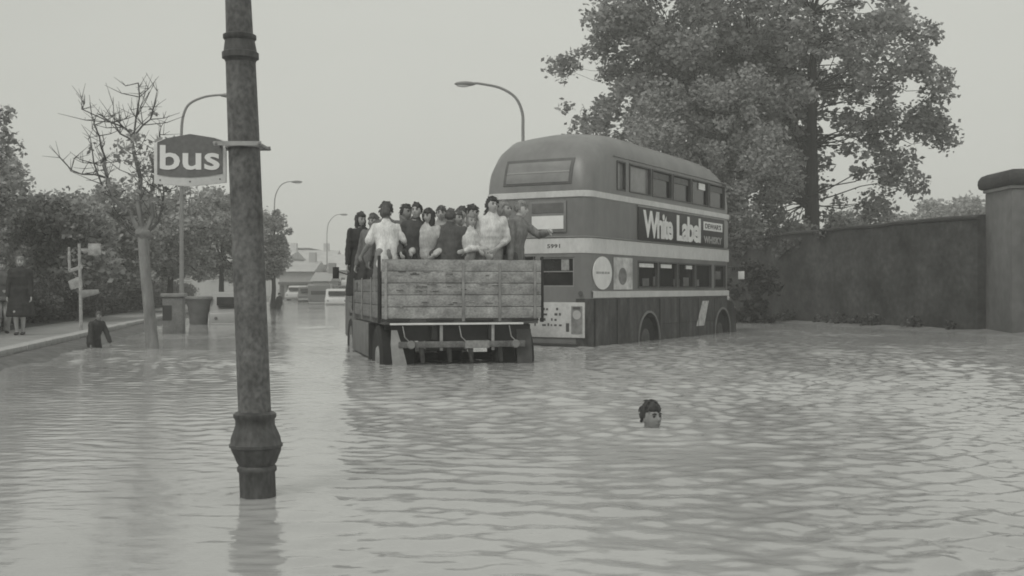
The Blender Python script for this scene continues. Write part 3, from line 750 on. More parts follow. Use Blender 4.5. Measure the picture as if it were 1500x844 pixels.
# oval disc advert and poster on the staircase panel
def disc(cu, cz, ru, rz, y0, y1, seg=32):
    pts = [(cu + ru * math.cos(2*math.pi*k/seg), cz + rz * math.sin(2*math.pi*k/seg)) for k in range(seg)]
    return MB().prism(pts, y0, y1)
ov = disc(.60, 1.385, .43, .315, -.018, -.004).build('oval_advert', mat('oval_pale', .85, .5, .10, 5), bus, smooth=30)
bb = MB()
for k, (a, b_) in enumerate(((.30, .42), (.44, .50), (.53, .66), (.69, .78), (.81, .91))): bb.box(a, b_, -.022, -.019, 1.37, 1.41)
bb.build('faint_print', mat('faint_ink', .40, .6, .2), ov, smooth=0)
po = MB().box(1.12, 2.05, -.016, -.004, 1.07, 1.70).build('poster', mat('poster_pale', .55, .6, .45, 3.2, detail=3), bus, smooth=0)
disc(1.55, 1.33, .20, .17, -.0205, -.017).build('poster_picture', mat('poster_grey', .22, .6, .4, 8), po, smooth=30)
# side advertisement
ad = MB().box(2.34, 7.76, -.030, -.002, 2.09, 2.755).build('side_advert', mat('advert_black', .05, .5, .25, 4, spec=.3), bus, bevel=.008)
fr = MB(); fr.box(2.30, 7.80, -.036, -.002, 2.758, 2.79); fr.box(7.763, 7.80, -.036, -.002, 2.09, 2.757)
fr.build('advert_frame', mat('advert_frame', .30, .5, .15), ad, smooth=0)
ltr = mat('advert_white', .85, .5, .12, 6)
lettering('White', 1.70, .57, ltr, ad, frame_mat((3.42, -.034, 2.425), (1, 0, 0), (0, 0, 1)), bold=.035, space=.82)
lettering('Label', 1.56, .57, ltr, ad, frame_mat((5.28, -.034, 2.425), (1, 0, 0), (0, 0, 1)), bold=.035, space=.82)
cl_ = MB(); cl_.box(6.25, 7.62, -.037, -.031, 2.46, 2.66); MB
cl_.build('caption_strip', ltr, ad, smooth=0)
lettering("DEWAR'S", 1.15, .12, inkg, ad, frame_mat((6.93, -.040, 2.56), (1, 0, 0), (0, 0, 1)), bold=.02, depth=.003)
lettering('WHISKY', 1.3, .17, mat('advert_dull', .42, .5, .2, 6), ad, frame_mat((6.93, -.034, 2.24), (1, 0, 0), (0, 0, 1)), bold=.03)
MB().box(7.81, 8.12, -.012, -.002, 2.10, 2.75).build('corner_panel', mat('corner_grey', .3, .5, .1), bus, smooth=0)
# slanted bill on the lower panel
sb = MB(); sb.prism([(5.82, .22), (6.35, .22), (6.68, .80), (6.25, .80)], -.016, -.011)
sbo = sb.build('slanted_bill', mat('bill_light', .55, .6, .35, 9), bus, smooth=0)
# wheels
for u in (2.95, 7.72):
    for v0, v1 in ((.04, .30), (W - .30, W - .04)):
        wh = MB().lathe([(.30, v0 + .03), (.44, v0), (.50, v0 + .05), (.50, v1 - .05), (.44, v1), (.30, v1 - .03)], c=(u, 0, .03), seg=28, axis='y').build('wheel', rubber, bus)
        MB().lathe([(.06, v0 - .002), (.14, v0 - .004), (.20, v0 + .028), (.29, v0 + .035), (.29, v0 + .045)] if v0 < 1 else [(.06, v1 + .002), (.14, v1 + .004), (.20, v1 - .028), (.29, v1 - .035), (.29, v1 - .045)], c=(u, 0, .03), seg=22, axis='y').build('hub', red_lo, wh)
for u in (2.95, 7.72):
    ar = MB(); n = 18
    vs = []
    for k in range(n + 1):
        a = math.pi * k / n * 1.04 - .03
        for rr, y in ((.555, -.004), (.555, -.028), (.60, -.028), (.60, -.004)): vs.append((u + rr * math.cos(a), y, .03 + rr * math.sin(a)))
    ar.add(vs, [(i*4+k, i*4+(k+1) % 4, (i+1)*4+(k+1) % 4, (i+1)*4+k) for i in range(n) for k in range(4)] + [(0, 1, 2, 3), (n*4+3, n*4+2, n*4+1, n*4)])
    ar.build('arch_rim', mat('arch_grey', .22, .5, .2), bus)
# front end: wing, bonnet, radiator, lamps, mirror
blackp = mat('wing_black', .05, .35, .2, 5)
MB().prism([(8.205, -.12), (8.85, -.12), (8.92, .25), (8.86, .55), (8.68, .74), (8.205, .82)], .02, .55).build('wing', blackp, bus, bevel=.03)
MB().prism([(8.205, -.12), (8.62, -.12), (8.66, .25), (8.60, .52), (8.45, .68), (8.205, .74)], W - .55, W - .02).build('wing', blackp, bus, bevel=.03)
MB().box(8.205, 8.80, .60, 1.62, -.05, 1.18).build('radiator', mat('radiator', .05, .4, .1), bus, bevel=.06)
MB().box(8.203, 8.26, .05, W - .05, 1.70, 3.2).build('front_panel', red_lo, bus, bevel=.02)
for v in (.32, W - .32):
    hl = MB().lathe([(.05, 0), (.12, .06), (.135, .14), (.12, .15)], c=(8.78, v, .80), seg=18, axis='x').build('headlamp', mat('chrome', .45, .25, .05, metal=.5), bus)
MB().sweep([(8.1, -.02, 1.62), (8.35, -.2, 1.62), (8.42, -.25, 1.50)], [.012, .012, .012], 6).build('mirror_arm', blackp, bus)
mr_ = MB().box(8.40, 8.43, -.34, -.18, 1.32, 1.52).build('mirror', mat('mirror_glass', .8, .15, .02), bus, bevel=.01)
MB().lathe([(.035, 0), (.05, .02), (.035, .04)], c=(8.86, .1, .60), seg=12, axis='x').build('side_lamp', daylight_lamp_w, bus)
MB().box(-.06, -.002, .2, 2.1, -.12, .06).build('rear_bumper', blackp, bus, bevel=.02)
MB().lathe([(.04, -.03), (.045, -.004)], c=(0, .16, 1.0), seg=12, axis='x').build('tail_lamp', mat('tail_lens', .12, .2, .1), bus)

# ------------------------------------------------------------------ open truck
PH = R(14.1)
tr = empty('open_truck', (-1.862, 16.0, 0), math.pi / 2 + PH, 'open backed drop-side truck crowded with people, wheels deep in the flood', 'truck')
TW = 2.35; TL = 4.3; FL = .66
def tb(u0, u1, v0, v1, z0, z1): return MB().box(u0, u1, -v1, -v0, z0, z1)      # v measured to the right of the left side
wood = mat('tail_wood', .31, .8, .5, 2.6, (1, 1.6, 2.4), bump=.35, fine=.22, detail=8)
wood_d = mat('side_wood', .20, .8, .32, 3, (.6, 1, 4), bump=.3, fine=.2)
steel_d = mat('chassis_steel', .03, .7, .3, 6)
steel_p = mat('worn_steel', .33, .55, .3, 8, fine=.15)
tg = tb(-.035, 0, .02, TW - .02, .66, 1.51).build('tailgate', steel_d, tr, smooth=0)
nb = 5; bh = .85 / nb; pl0 = None
for k in range(nb):
    z = .66 + bh * k
    o = tb(-.062 - .004 * (k % 2), -.037, .005, TW - .005, z + .003, z + bh - .003).build('plank', wood, tg, bevel=.006)
    o.location = (0, 0, 0)
for v in (.06, 1.18, 1.72, TW - .10):
    tb(-.078, -.068, v - .02, v + .02, .62, 1.46).build('strap', steel_p if v < .1 else mat('strap_steel', .26, .6, .3, 8), tg, bevel=.003)
for v in (.20, .84, 1.42, 2.1):
    MB().lathe([(.018, -.20), (.018, .20)], c=(-.07, -v, .64), seg=10, axis='y').build('hinge', steel_d, tg)
# chalked scribbles and scars on the tailgate
random.seed(12)
for (v, z, w_, h_, body_) in ((.50, 1.10, .38, .07, 'fw'), (1.0, 1.26, .34, .08, 'mnn'), (1.05, .90, .5, .08, 'eemn'), (1.55, 1.11, .40, .07, 'nnr'), (.95, 1.12, .34, .06, 'vnv')):
    pass
mk = MB(); mkd = MB()
for _ in range(46):
    v = random.uniform(.15, 1.75); z = random.choice((.86, .90, 1.06, 1.10, 1.14, 1.28, 1.32)) + random.uniform(-.02, .02); L_ = random.uniform(.03, .14)
    (mk if random.random() < .55 else mkd).box(-.0745, -.0715, -(v + L_), -v, z, z + random.uniform(.006, .016), Matrix.Rotation(0, 4, 'X'))
mk.build('paint_marks', mat('old_paint', .36, .8, .3, 20), tg, smooth=0, kind='stuff'); mkd.build('scars', mat('scar', .10, .8, .3, 20), tg, smooth=0, kind='stuff')
for v, z in ((.28, .84), (1.86, 1.42), (1.2, .82), (2.2, 1.4), (.62, 1.46)):
    MB().lathe([(.02, -.076), (.013, -.068)], c=(0, -v, z), seg=10, axis='x').build('bolt', steel_p, tg)
sd = tb(.04, TL, .0, .035, .66, 1.24).build('side_board', steel_d, tr, smooth=0)
for k in range(3): tb(.045, TL - .01, -.022, -.002, .665 + k * .192, .665 + k * .192 + .184).build('plank', wood_d, sd, bevel=.005)
for u in (.9, 2.1, 3.3): tb(u - .04, u + .04, -.036, -.024, .6, 1.26).build('stake', mat('strap_steel', .15), sd, bevel=.004)
sd2 = tb(.04, TL, TW - .035, TW, .66, 1.24).build('side_board', steel_d, tr, smooth=0)
for k in range(3): tb(.045, TL - .01, TW + .002, TW + .022, .665 + k * .192, .665 + k * .192 + .184).build('plank', wood_d, sd2, bevel=.005)
tb(-.03, .038, -.045, -.004, .60, 1.56).build('corner_post', steel_d, tr, bevel=.006)
tb(-.03, .038, TW + .004, TW + .045, .60, 1.56).build('corner_post', steel_d, tr, bevel=.006)
tb(0.0, TL, .036, TW - .036, .58, FL).build('bed', wood_d, tr, smooth=0)
tb(TL, TL + .05, 0, TW, .60, 1.75).build('headboard', wood_d, tr, smooth=0)
tb(-.09, -.03, .12, TW - .28, .572, .60).build('tail_ledge', mat('ledge_pale', .75, .6, .15), tr, bevel=.004)
for v in (.72, 1.56): tb(-.05, TL + 1.8, v, v + .08, .36, .575).build('chassis_rail', steel_d, tr, smooth=0)
for u in (.3, 1.3, 2.4, 3.5): tb(u, u + .08, .1, TW - .1, .50, .575).build('cross_bearer', steel_d, tr, smooth=0)
tb(.02, .06, .15, TW - .15, .34, .57).build('back_panel', steel_d, tr, smooth=0)
bpb = tb(-.09, -.03, .24, 2.1, .245, .335).build('bumper_bar', mat('bumper_grey', .15, .6, .4, 9, fine=.25), tr, bevel=.01)
for v in (.84, 1.60): tb(-.055, -.03, v, v + .045, .20, .57).build('hanger', steel_p, tr, bevel=.005)
for v in (.42, 1.95):
    MB().lathe([(.05, -.125), (.062, -.10), (.05, -.091)], c=(0, -v, .29), seg=14, axis='x').build('tail_lamp', mat('tail_lens_pale', .25, .3, .2), tr)
for v in (.62, 1.02, 1.34, 1.78):
    MB().sweep([(.10, -v, .56), (.14, -v + .02, .30), (.10, -v, .02)], [.03, .045, .03], 8).build('spring_shackle', mat('shackle', .09, .6, .4, 12), tr)
for v in (.30, 1.12, 1.86):
    MB().sweep([(-.07, -v, .56), (-.075, -v - .03, .40), (-.07, -v - .10, .33)], [.009, .009, .009], 6).build('chain', steel_p, tr)
MB().lathe([(.11, -1.25), (.12, -1.2), (.12, -.75), (.11, -.70)], c=(.30, 0, .30), seg=16, axis='y').build('air_tank', mat('tank_grey', .10, .5, .3), tr)
tb(-.10, -.091, 1.20, 1.56, .235, .345).build('number_plate', mat('plate_worn', .28, .6, .4, 14), tr, smooth=0)
MB().ball((.95, -TW / 2, .08), (.22, .20, .22)).build('differential', steel_d, tr)
MB().lathe([(.06, -2.1), (.06, -.25)], c=(.95, 0, .06), seg=12, axis='y').build('axle', steel_d, tr)
def twheel(u, v0, v1, r_=.50):
    zc = .06
    wh = MB().lathe([(.28, -v1 + .03), (r_ - .05, -v1), (r_, -v1 + .04), (r_, -v0 - .04), (r_ - .05, -v0), (.28, -v0 - .03)], c=(u, 0, zc), seg=28, axis='y').build('wheel', rubber, tr)
    MB().lathe([(.08, -v0 + .0), (.16, -v0 - .01), (.22, -v0 - .06), (.27, -v0 - .04), (.27, -v0 - .08)], c=(u, 0, zc), seg=20, axis='y').build('rim', steel_p, wh)
twheel(.72, .02, .26); twheel(.72, .30, .54); twheel(.72, TW - .26, TW - .02); twheel(.72, TW - .54, TW - .30)
twheel(5.2, .1, .34); twheel(5.2, TW - .34, TW - .1)
MB().prism([(-.40, -.14), (-.17, -.14), (-.13, .30), (-.14, .50), (-.22, .50), (-.30, .25)], -.075, -.055, axis='x').build('mudflap', mat('flap_pale', .34, .7, .25, 6), tr, label='pale slanting mudflap behind the left rear wheel')
MB().prism([(-.02, -.14), (-.10, -.14), (.02, .50), (.05, .50)], -(TW - .14), -(TW - .36)).build('mudflap', mat('flap_grey', .07, .7, .25, 6), tr)
tb(1.55, 3.9, .01, .5, .02, .56).build('side_locker', mat('locker_grey', .19, .6, .25, 4), tr, bevel=.02)
tb(1.40, 1.50, .0, .5, -.1, .56).build('wheel_guard', steel_d, tr, smooth=0)
cabm = mat('cab_paint', .18, .4, .15, 3)
cb = MB().prism([(TL + .15, .15), (TL + 2.0, .15), (TL + 2.0, .95), (TL + 1.75, 1.05), (TL + 1.5, 1.72), (TL + .25, 1.78), (TL + .15, 1.7)], -(TW - .12), -.12).build('cab', cabm, tr, bevel=.05)
tb(TL + .5, TL + 1.3, .09, .118, 1.10, 1.62).build('side_window', glass, cb, smooth=0)
tb(TL + .135, TL + .148, .5, TW - .5, 1.15, 1.6).build('rear_window', glass, cb, smooth=0)
MB().sweep([(TL + 1.3, -.12, 1.35), (TL + 1.35, .10, 1.42)], [.012, .012], 6).build('mirror_arm', steel_d, cb)
MB().box(TL + 1.33, TL + 1.37, .06, .18, 1.28, 1.50).build('mirror', steel_d, cb, bevel=.01)

# ------------------------------------------------------------------ people
SK = mat('skin', .42, .6, .12, 18); SKD = mat('skin_tanned', .27, .6, .14, 18); SKP = mat('skin_pale', .52, .6, .1, 18)
HD = mat('hair_dark', .045, .6, .5, 40, (1, 1, .4), bump=.5); HM = mat('hair_brown', .10, .6, .4, 40, (1, 1, .4), bump=.5); HL = mat('hair_fair', .24, .6, .3, 40, (1, 1, .4), bump=.5)
EYE = mat('eye_dark', .04, .4, .1)
def cloth(v, k=0): return mat('cloth_%d_%d' % (int(v * 1000), k), v, .85, .35, 6, (1.6, 1.6, .5), bump=.8, fine=.15)
SHOE = mat('shoe', .05, .6, .2)

def head_fn(sc, wide=1.0):
    def fn(d):
        x, y, z = d.x, d.y, d.z
        p = Vector((x * .077 * wide, y * .096, z * .118))
        if z < 0:                        # narrow the jaw, push the chin forward
            k = -z; p.x *= 1 - .34 * k ** 1.4; p.y = p.y * (1 - .22 * k) + .022 * k
        if y < 0 and z > -.2: p.y *= 1.06
        if y > 0:
            g = lambda cx, cz, sx_, sz_: math.exp(-((p.x - cx) / sx_) ** 2 - ((p.z - cz) / sz_) ** 2)
            f = y
            p.y -= f * .006 * (1 - min(1, abs(p.x) / .06))
            p.y += f * (.034 * g(0, -.028, .013, .020) + .018 * g(0, -.005, .008, .026))      # nose
            p.y -= f * .016 * (g(.031, .006, .014, .011) + g(-.031, .006, .014, .011))          # eye sockets
            p.y += f * .007 * (g(.028, .026, .022, .007) + g(-.028, .026, .022, .007))          # brow
            p.y += f * .013 * (g(0, -.060, .018, .006) + g(0, -.072, .016, .006))                # lips
            p.y += f * .012 * g(0, -.100, .02, .014)                                           # chin
            p.y += f * .005 * (g(.042, -.03, .018, .02) + g(-.042, -.03, .018, .02))
        return p * sc
    return fn

def ik(a, b, l1, l2, pole):
    a, b = Vector(a), Vector(b); d = b - a; L_ = min(d.length, (l1 + l2) * .999); dn = d.normalized()
    x = (l1*l1 - l2*l2 + L_*L_) / (2 * L_); h = math.sqrt(max(l1*l1 - x*x, 0)); p = Vector(pole); p = p - dn * p.dot(dn)
    p = p.normalized() if p.length > 1e-6 else dn.orthogonal().normalized()
    return a + dn * x + p * h, a + dn * L_

def hand(mb, w_, d, side, s, palm_n, curl=.6):
    """palm plus five separate fingers; d = hand direction, palm_n = palm normal"""
    d = Vector(d).normalized(); n = Vector(palm_n); n = (n - d * n.dot(d))
    n = n.normalized() if n.length > 1e-6 else d.orthogonal().normalized(); x = d.cross(n) * side
    mb.sweep([w_ - d * .01, w_ + d * .03 * s, w_ + d * .085 * s], [(.026 * s, .018 * s), (.040 * s, .017 * s), (.042 * s, .015 * s)], 10, side=x, cap='round')
    for k, (off, ln, c_) in enumerate(((-.030, .068, .9), (-.010, .078, 1.0), (.011, .074, 1.1), (.030, .058, 1.2))):
        b0 = w_ + d * (.085 - abs(off) * .2) * s + x * off * s; cc_ = curl * c_
        p1 = b0 + (d * math.cos(cc_ * .5) + n * math.sin(cc_ * .5)) * ln * .45 * s
        p2 = p1 + (d * math.cos(cc_ * 1.2) + n * math.sin(cc_ * 1.2)) * ln * .32 * s
        p3 = p2 + (d * math.cos(cc_ * 1.9) + n * math.sin(cc_ * 1.9)) * ln * .23 * s
        mb.sweep([b0 - d * .02 * s, b0, p1, p2, p3], [.0100 * s, .0100 * s, .0095 * s, .009 * s, .0078 * s], 7, cap='round')
    t0 = w_ + d * .022 * s - x * .030 * s; t1 = t0 + (d * .6 - x * .75 + n * .25).normalized() * .036 * s; t2 = t1 + (d * .9 - x * .25 + n * .4).normalized() * .032 * s
    mb.sweep([t0, t1, t2], [.0125 * s, .0115 * s, .0095 * s], 7, cap='round')

def person(loc, face, label, h=1.70, skin=SK, hair=HD, hair_style='short', top=None, sleeves='long', legs='trousers', bottom=None, lean=0, side_lean=0,
           hands=None, head_yaw=0, head_pitch=0, stance=None, coat=0, build=1.0, group=None, hip=None, feet=None, vox=.0115, collar=None, arm_out=None, headwear=None):
    """face = heading in degrees, 0 looks away from the camera (+y), 180 towards it. Local frame: x right, y forward"""
    s = h / 1.70; hs = s * .91; root = empty('person', loc, -R(face), label, 'person', group)
    top = top or cloth(.3); bottom = bottom or cloth(.12, 1)
    hipz = .90 * s if hip is None else hip; fl, sl_ = R(lean), R(side_lean)
    def up(t_, fwd=0, x=0):                # a point t_ above the hips along the leaning spine
        return Vector((x + t_ * math.sin(sl_) * math.cos(fl), t_ * math.sin(fl) + fwd, hipz + t_ * math.cos(fl) * math.cos(sl_)))
    sh = .485 * s; nk = up(sh + .055 * s); wdt = build
    S = {k: up(sh - .035 * s, 0, k * .158 * s * wdt) for k in (-1, 1)}
    feet = feet or {-1: (-.10 * s, .0, .0), 1: (.10 * s, .04, .0)}
    hp = {k: Vector((k * .085 * s * wdt, 0, hipz - .02)) for k in (-1, 1)}
    body_ = MB(); tp = MB(); bt_ = MB()
    B = body_.sweep
    B([up(-.06*s), up(.02*s), up(.16*s), up(.32*s, .01), up(.43*s), up(.50*s), up(.535*s)],
      [(.13*s*wdt, .095*s), (.155*s*wdt, .105*s), (.13*s*wdt, .095*s), (.155*s*wdt, .11*s), (.165*s*wdt, .10*s), (.12*s*wdt, .075*s), (.06*s, .06*s)], 16, side=(1, 0, 0), cap='round')
    hc = up(sh + .168 * s, .015 + .03 * math.sin(R(head_pitch)))
    B([up(.50*s), nk + Vector((0, .005, .02*s)), hc - Vector((0, .015, .06*s))], [.062*s, .052*s, .055*s], 12, cap='round')
    hm = Matrix.Rotation(-R(head_yaw), 4, 'Z') @ Matrix.Rotation(-R(head_pitch), 4, 'X')
    hmb = MB().ball((0, 0, 0), 1, 40, 30, head_fn(hs))
    for k in (-1, 1): hmb.ball((k * .078 * hs, -.008 * hs, -.012 * hs), (.010 * hs, .020 * hs, .032 * hs), 10, 8)
    hmb.xf(Matrix.Translation(hc) @ hm); body_.add(hmb.v, hmb.f)
    hands = hands or {}
    T = tp.sweep; g = 1.10
    T([up(-.10*s), up(.02*s), up(.16*s), up(.32*s, .01), up(.43*s), up(.495*s), up(.525*s)],
      [(.165*s*wdt, .125*s), (.170*s*wdt, .125*s), (.150*s*wdt, .118*s), (.170*s*wdt, .128*s), (.180*s*wdt, .115*s), (.135*s*wdt, .085*s), (.07*s, .070*s)], 18, side=(1, 0, 0), cap='round')
    for k in (-1, 1):
        W_ = hands.get(k) or up(-.14 * s, .06, k * (.25 + (.0)) * s)
        W_ = Vector(W_)
        pole = (arm_out or {}).get(k, (k * .38, -.5, -.8))
        E, W_ = ik(S[k], W_, .285 * s, .255 * s, pole)
        B([S[k], S[k].lerp(E, .5), E, E.lerp(W_, .4), W_], [.052*s, .046*s, .038*s, .037*s, .026*s], 10, cap='round')
        fd = (W_ - E).normalized(); hand(body_, W_, fd, k, s, Vector((-k, .3, -.2)), .7)
        if sleeves == 'long': T([S[k], S[k].lerp(E, .5), E, E.lerp(W_, .5), W_ - fd * .01], [.062*s, .058*s, .052*s, .050*s, .040*s], 12, cap='round')
        elif sleeves == 'rolled': T([S[k], S[k].lerp(E, .5), E, E.lerp(W_, .25)], [.062*s, .058*s, .052*s, .050*s], 12, cap='round')
        elif sleeves == 'short': T([S[k], S[k].lerp(E, .45), S[k].lerp(E, .75)], [.064*s, .062*s, .060*s], 12, cap='round')
        Fk = Vector(feet[k]); ank = Fk + Vector((0, 0, .08 * s)); K, ank = ik(hp[k], ank, .43 * s, .42 * s, (0, 1, .1))
        B([hp[k], hp[k].lerp(K, .4), K, K.lerp(ank, .35), ank], [.085*s, .078*s, .056*s, .052*s, .034*s], 12, cap='round')
        B([ank - Vector((0, .03, .03)) * s, ank + Vector((0, .06, -.05)) * s, ank + Vector((0, .15, -.06)) * s], [(.034*s, .03*s), (.036*s, .026*s), (.032*s, .018*s)], 10, side=(1, 0, 0), cap='round')
        MB().sweep([ank - Vector((0, .035, .045)) * s, ank + Vector((0, .06, -.053)) * s, ank + Vector((0, .165, -.062)) * s], [(.044*s, .040*s), (.046*s, .032*s), (.040*s, .022*s)], 10, side=(1, 0, 0), cap='round').build('shoe', SHOE, root, smooth=60)
        if legs == 'trousers': bt_.sweep([hp[k] + Vector((0, 0, .06)), hp[k].lerp(K, .4), K, K.lerp(ank, .5), ank], [.108*s, .098*s, .078*s, .072*s, .066*s], 12, cap='round')
        elif legs == 'shorts': bt_.sweep([hp[k] + Vector((0, 0, .06)), hp[k].lerp(K, .4), hp[k].lerp(K, .8)], [.108*s, .100*s, .095*s], 12, cap='round')
    if legs == 'skirt': bt_.sweep([up(.06*s), up(-.06*s), Vector((0, .02, hipz - .30*s)), Vector((0, .02, hipz - .46*s))], [(.14*s*wdt, .11*s), (.18*s*wdt, .135*s), (.215*s, .17*s), (.24*s, .19*s)], 20, side=(1, 0, 0))
    elif legs: bt_.sweep([up(.10*s), up(.0), Vector((0, 0, hipz - .08*s))], [(.15*s*wdt, .115*s), (.172*s*wdt, .125*s), (.165*s*wdt, .115*s)], 16, side=(1, 0, 0), cap='round')
    if coat: T([up(.1*s), up(-.08*s), Vector((0, .0, hipz - coat * .5)), Vector((0, 0, hipz - coat))], [(.165*s*wdt, .13*s), (.185*s*wdt, .145*s), (.225*s*wdt, .205*s), (.255*s*wdt, .235*s)], 20, side=(1, 0, 0))
    bo = body_.build('body', skin, root); remeshed(bo, vox)
    if sleeves: remeshed(tp.build('coat' if coat else 'top', top, root), .017, .015)
    if legs: remeshed(bt_.build(legs, bottom, root), .018, .016)
    # hair: pulled inside the head over the face
    long_ = hair_style in ('long', 'bob'); cur = 1.6 if hair_style == 'curly' else 1
    sd_ = hash(label) % 97 if False else sum(map(ord, label)) % 97
    def hfn(d):
        base = head_fn(hs)(Vector((d.x, min(d.y, .25) if d.y > 0 else d.y, d.z)))
        base = Vector((d.x * .080, d.y * .098, d.z * .120)) * hs
        nse = 1 + (.09 if cur == 1 else .15) * mnoise.noise(d * (4 if cur == 1 else 6) + Vector((sd_, 0, 0))) + .03 * mnoise.noise(d * 11 + Vector((sd_, 2, 0)))
        line = .30 + .22 * mnoise.noise(d * 3 + Vector((sd_, 0, 3))) + .10 * d.x        # fringe on the forehead
        low = {'short': -.30, 'curly': -.40}.get(hair_style, -1.2) + .12 * mnoise.noise(d * 5 + Vector((sd_, 5, 3)))
        edge = .22 if not long_ else .42                                              # how far the hair comes forward at the temples
        if d.y > edge: cov = (d.z - line) / .22 + (.0 if d.y > .55 else (.55 - d.y) * 1.2)
        else: cov = min((edge - d.y) / .18 + max(0, (d.z - line) / .2), 1)
        cov = min(cov, (d.z - low) / .2, 1)
        if cov <= 0: return base * .86
        cov = cov ** .6
        k = .93 + cov * ((1.14 if hair_style == 'short' else (1.17 if cur > 1 else 1.16)) - .93)
        q = base * k * (1 + (nse - 1) * cov)
        if hair_style == 'short' and d.z > .5: q.z += .006 * hs
        if long_ and d.z < .1:
            q.z -= (.05 if hair_style == 'bob' else .13) * hs * (-d.z + .1); q.x *= 1.12
        return q
    if hair:
        hb = MB().ball((0, -.006 * hs, .006 * hs), 1, 36, 26, hfn)
        rl = random.Random(sd_); nl = 0
        while nl < (60 if cur > 1 else 34):
            d = Vector((rl.gauss(0, 1), rl.gauss(-.2, 1), rl.gauss(.5, .8))).normalized(); q = hfn(d)
            if q.length < Vector((d.x * .080, d.y * .098, d.z * .120)).length * hs * 1.06: continue
            nl += 1; q += Vector((0, -.006 * hs, .006 * hs)); tg_ = Vector((rl.gauss(0, .5), rl.gauss(0, .4) + (.3 if d.y > 0 and d.z > 0 else 0), -1)); tg_ = (tg_ - d * tg_.dot(d)).normalized()
            ln_ = rl.uniform(.025, .05) * hs * (1.3 if long_ else 1)
            hb.sweep([q - d * .006 * hs - tg_ * ln_ * .3, q + d * .004 * hs + tg_ * ln_ * .3, q + d * rl.uniform(-.004, .008) * hs + tg_ * ln_], [.006 * hs, .010 * hs, .002 * hs], 5)
        hb.xf(Matrix.Translation(hc) @ hm); hb.build('hair', hair, root, smooth=80)
    for k in (-1, 1):
        fm = Matrix.Translation(hc) @ hm
        e = MB().ball((k * .031 * hs, .083 * hs, .005 * hs), (.014 * hs, .007 * hs, .008 * hs), 8, 6).xf(fm); e.build('eye', EYE, root)
        e = MB().sweep([(k * .016 * hs, .094 * hs, .024 * hs), (k * .032 * hs, .091 * hs, .029 * hs), (k * .048 * hs, .082 * hs, .023 * hs)], [.006 * hs, .0065 * hs, .004 * hs], 6).xf(fm); e.build('eyebrow', hair or HM, root)
    MB().sweep([(-.022 * hs, .087 * hs, -.066 * hs), (0, .093 * hs, -.066 * hs), (.022 * hs, .087 * hs, -.066 * hs)], [.003 * hs, .0045 * hs, .003 * hs], 6).xf(Matrix.Translation(hc) @ hm).build('lips', mat('lips', .17, .5, .1), root)
    if headwear == 'scarf':
        MB().ball((0, -.01 * hs, .012 * hs), 1, 24, 16, lambda d: Vector((d.x * .092, d.y * .108, d.z * .128)) * hs * (1.02 if (d.y < .2 or d.z > .45) else .78)).xf(Matrix.Translation(hc) @ hm).build('headscarf', cloth(.36, 5), root, smooth=80)
    if headwear == 'cap':
        MB().ball((0, 0, .05 * hs), 1, 24, 12, lambda d: Vector((d.x * .100, d.y * .118 + (.03 if d.y > .5 and d.z < .2 else 0), max(d.z, -.15) * .085)) * hs).xf(Matrix.Translation(hc) @ hm).build('flat_cap', cloth(.07, 6), root, smooth=60)
    if collar: MB().sweep([up(.49*s), up(.535*s)], [(.085*s, .08*s), (.075*s, .073*s)], 14, side=(1, 0, 0)).build('collar', collar, root)
    return root

def on_truck(px, headtop, v_back):        # feet position so that the head top shows at this pixel
    """v_back: distance ahead of the tailgate plane along the truck"""
    c0 = Vector((-1.862, 16.0)); hdir = Vector((-math.sin(PH), math.cos(PH))); rdir = Vector((math.cos(PH), math.sin(PH)))
    base = c0 + hdir * v_back; k = (px - 750) / F
    t_ = (k * base.y - base.x) / (rdir.x - k * rdir.y); p = base + rdir * t_
    ztop = H + (422 - headtop) * p.y / F
    return (p.x, p.y, FL), (ztop - FL)
G = 'people crowded on the open truck'
def tp_(px, ht, back, face, label, standh=None, **kw):
    loc, hh = on_truck(px, ht, back)
    hh = min(max(hh, 1.35), 1.95) if standh is None else standh
    rr = random.Random(sum(map(ord, label)))
    kw.setdefault('lean', rr.uniform(-3, 9)); kw.setdefault('side_lean', rr.uniform(-7, 7)); kw.setdefault('head_yaw', rr.uniform(-40, 40)); kw.setdefault('head_pitch', rr.uniform(-12, 8))
    return person(loc, face, label, h=hh / 1.04, group=G, **kw)
tp_(529, 303, 3.5, 160, 'woman in a long black coat at the left front corner of the truck bed', hair=HD, hair_style='long', top=cloth(.035), coat=.62, bottom=cloth(.04, 1), head_yaw=-20, collar=cloth(.4, 2), hands={-1: (-.16, .2, 1.05)})
tp_(544, 305, 2.9, 200, 'dark haired woman with a pale neck scarf between the black coat and the white shirt', hair=HM, hair_style='bob', top=cloth(.16), bottom=cloth(.05, 1), collar=cloth(.45, 2), head_yaw=10)
tp_(568, 291, .42, 335, 'man in a white short sleeved shirt leaning on the left end of the tailgate', hair=HM, hair_style='short', top=cloth(.72), sleeves='short', bottom=cloth(.22, 1), lean=10, skin=SKD, head_yaw=35, hands={-1: (-.30, .30, .92), 1: (.34, .22, .96)}, build=1.08)
tp_(567, 287, 1.6, 185, 'man in a flat cap looking over the white shirted man', hair=HD, top=cloth(.14), headwear='cap', skin=SKD)
tp_(586, 290, 1.2, 150, 'man in a dark jacket half hidden behind the white shirted man', hair=HD, top=cloth(.13), bottom=cloth(.07, 1), skin=SKD)
tp_(606, 288, .55, 168, 'tall young man in a dark jacket, bare headed, facing the camera', hair=HD, top=cloth(.065), bottom=cloth(.10, 1), collar=cloth(.4, 2), head_yaw=25, hands={-1: (-.24, .22, .93), 1: (.22, .24, .95)})
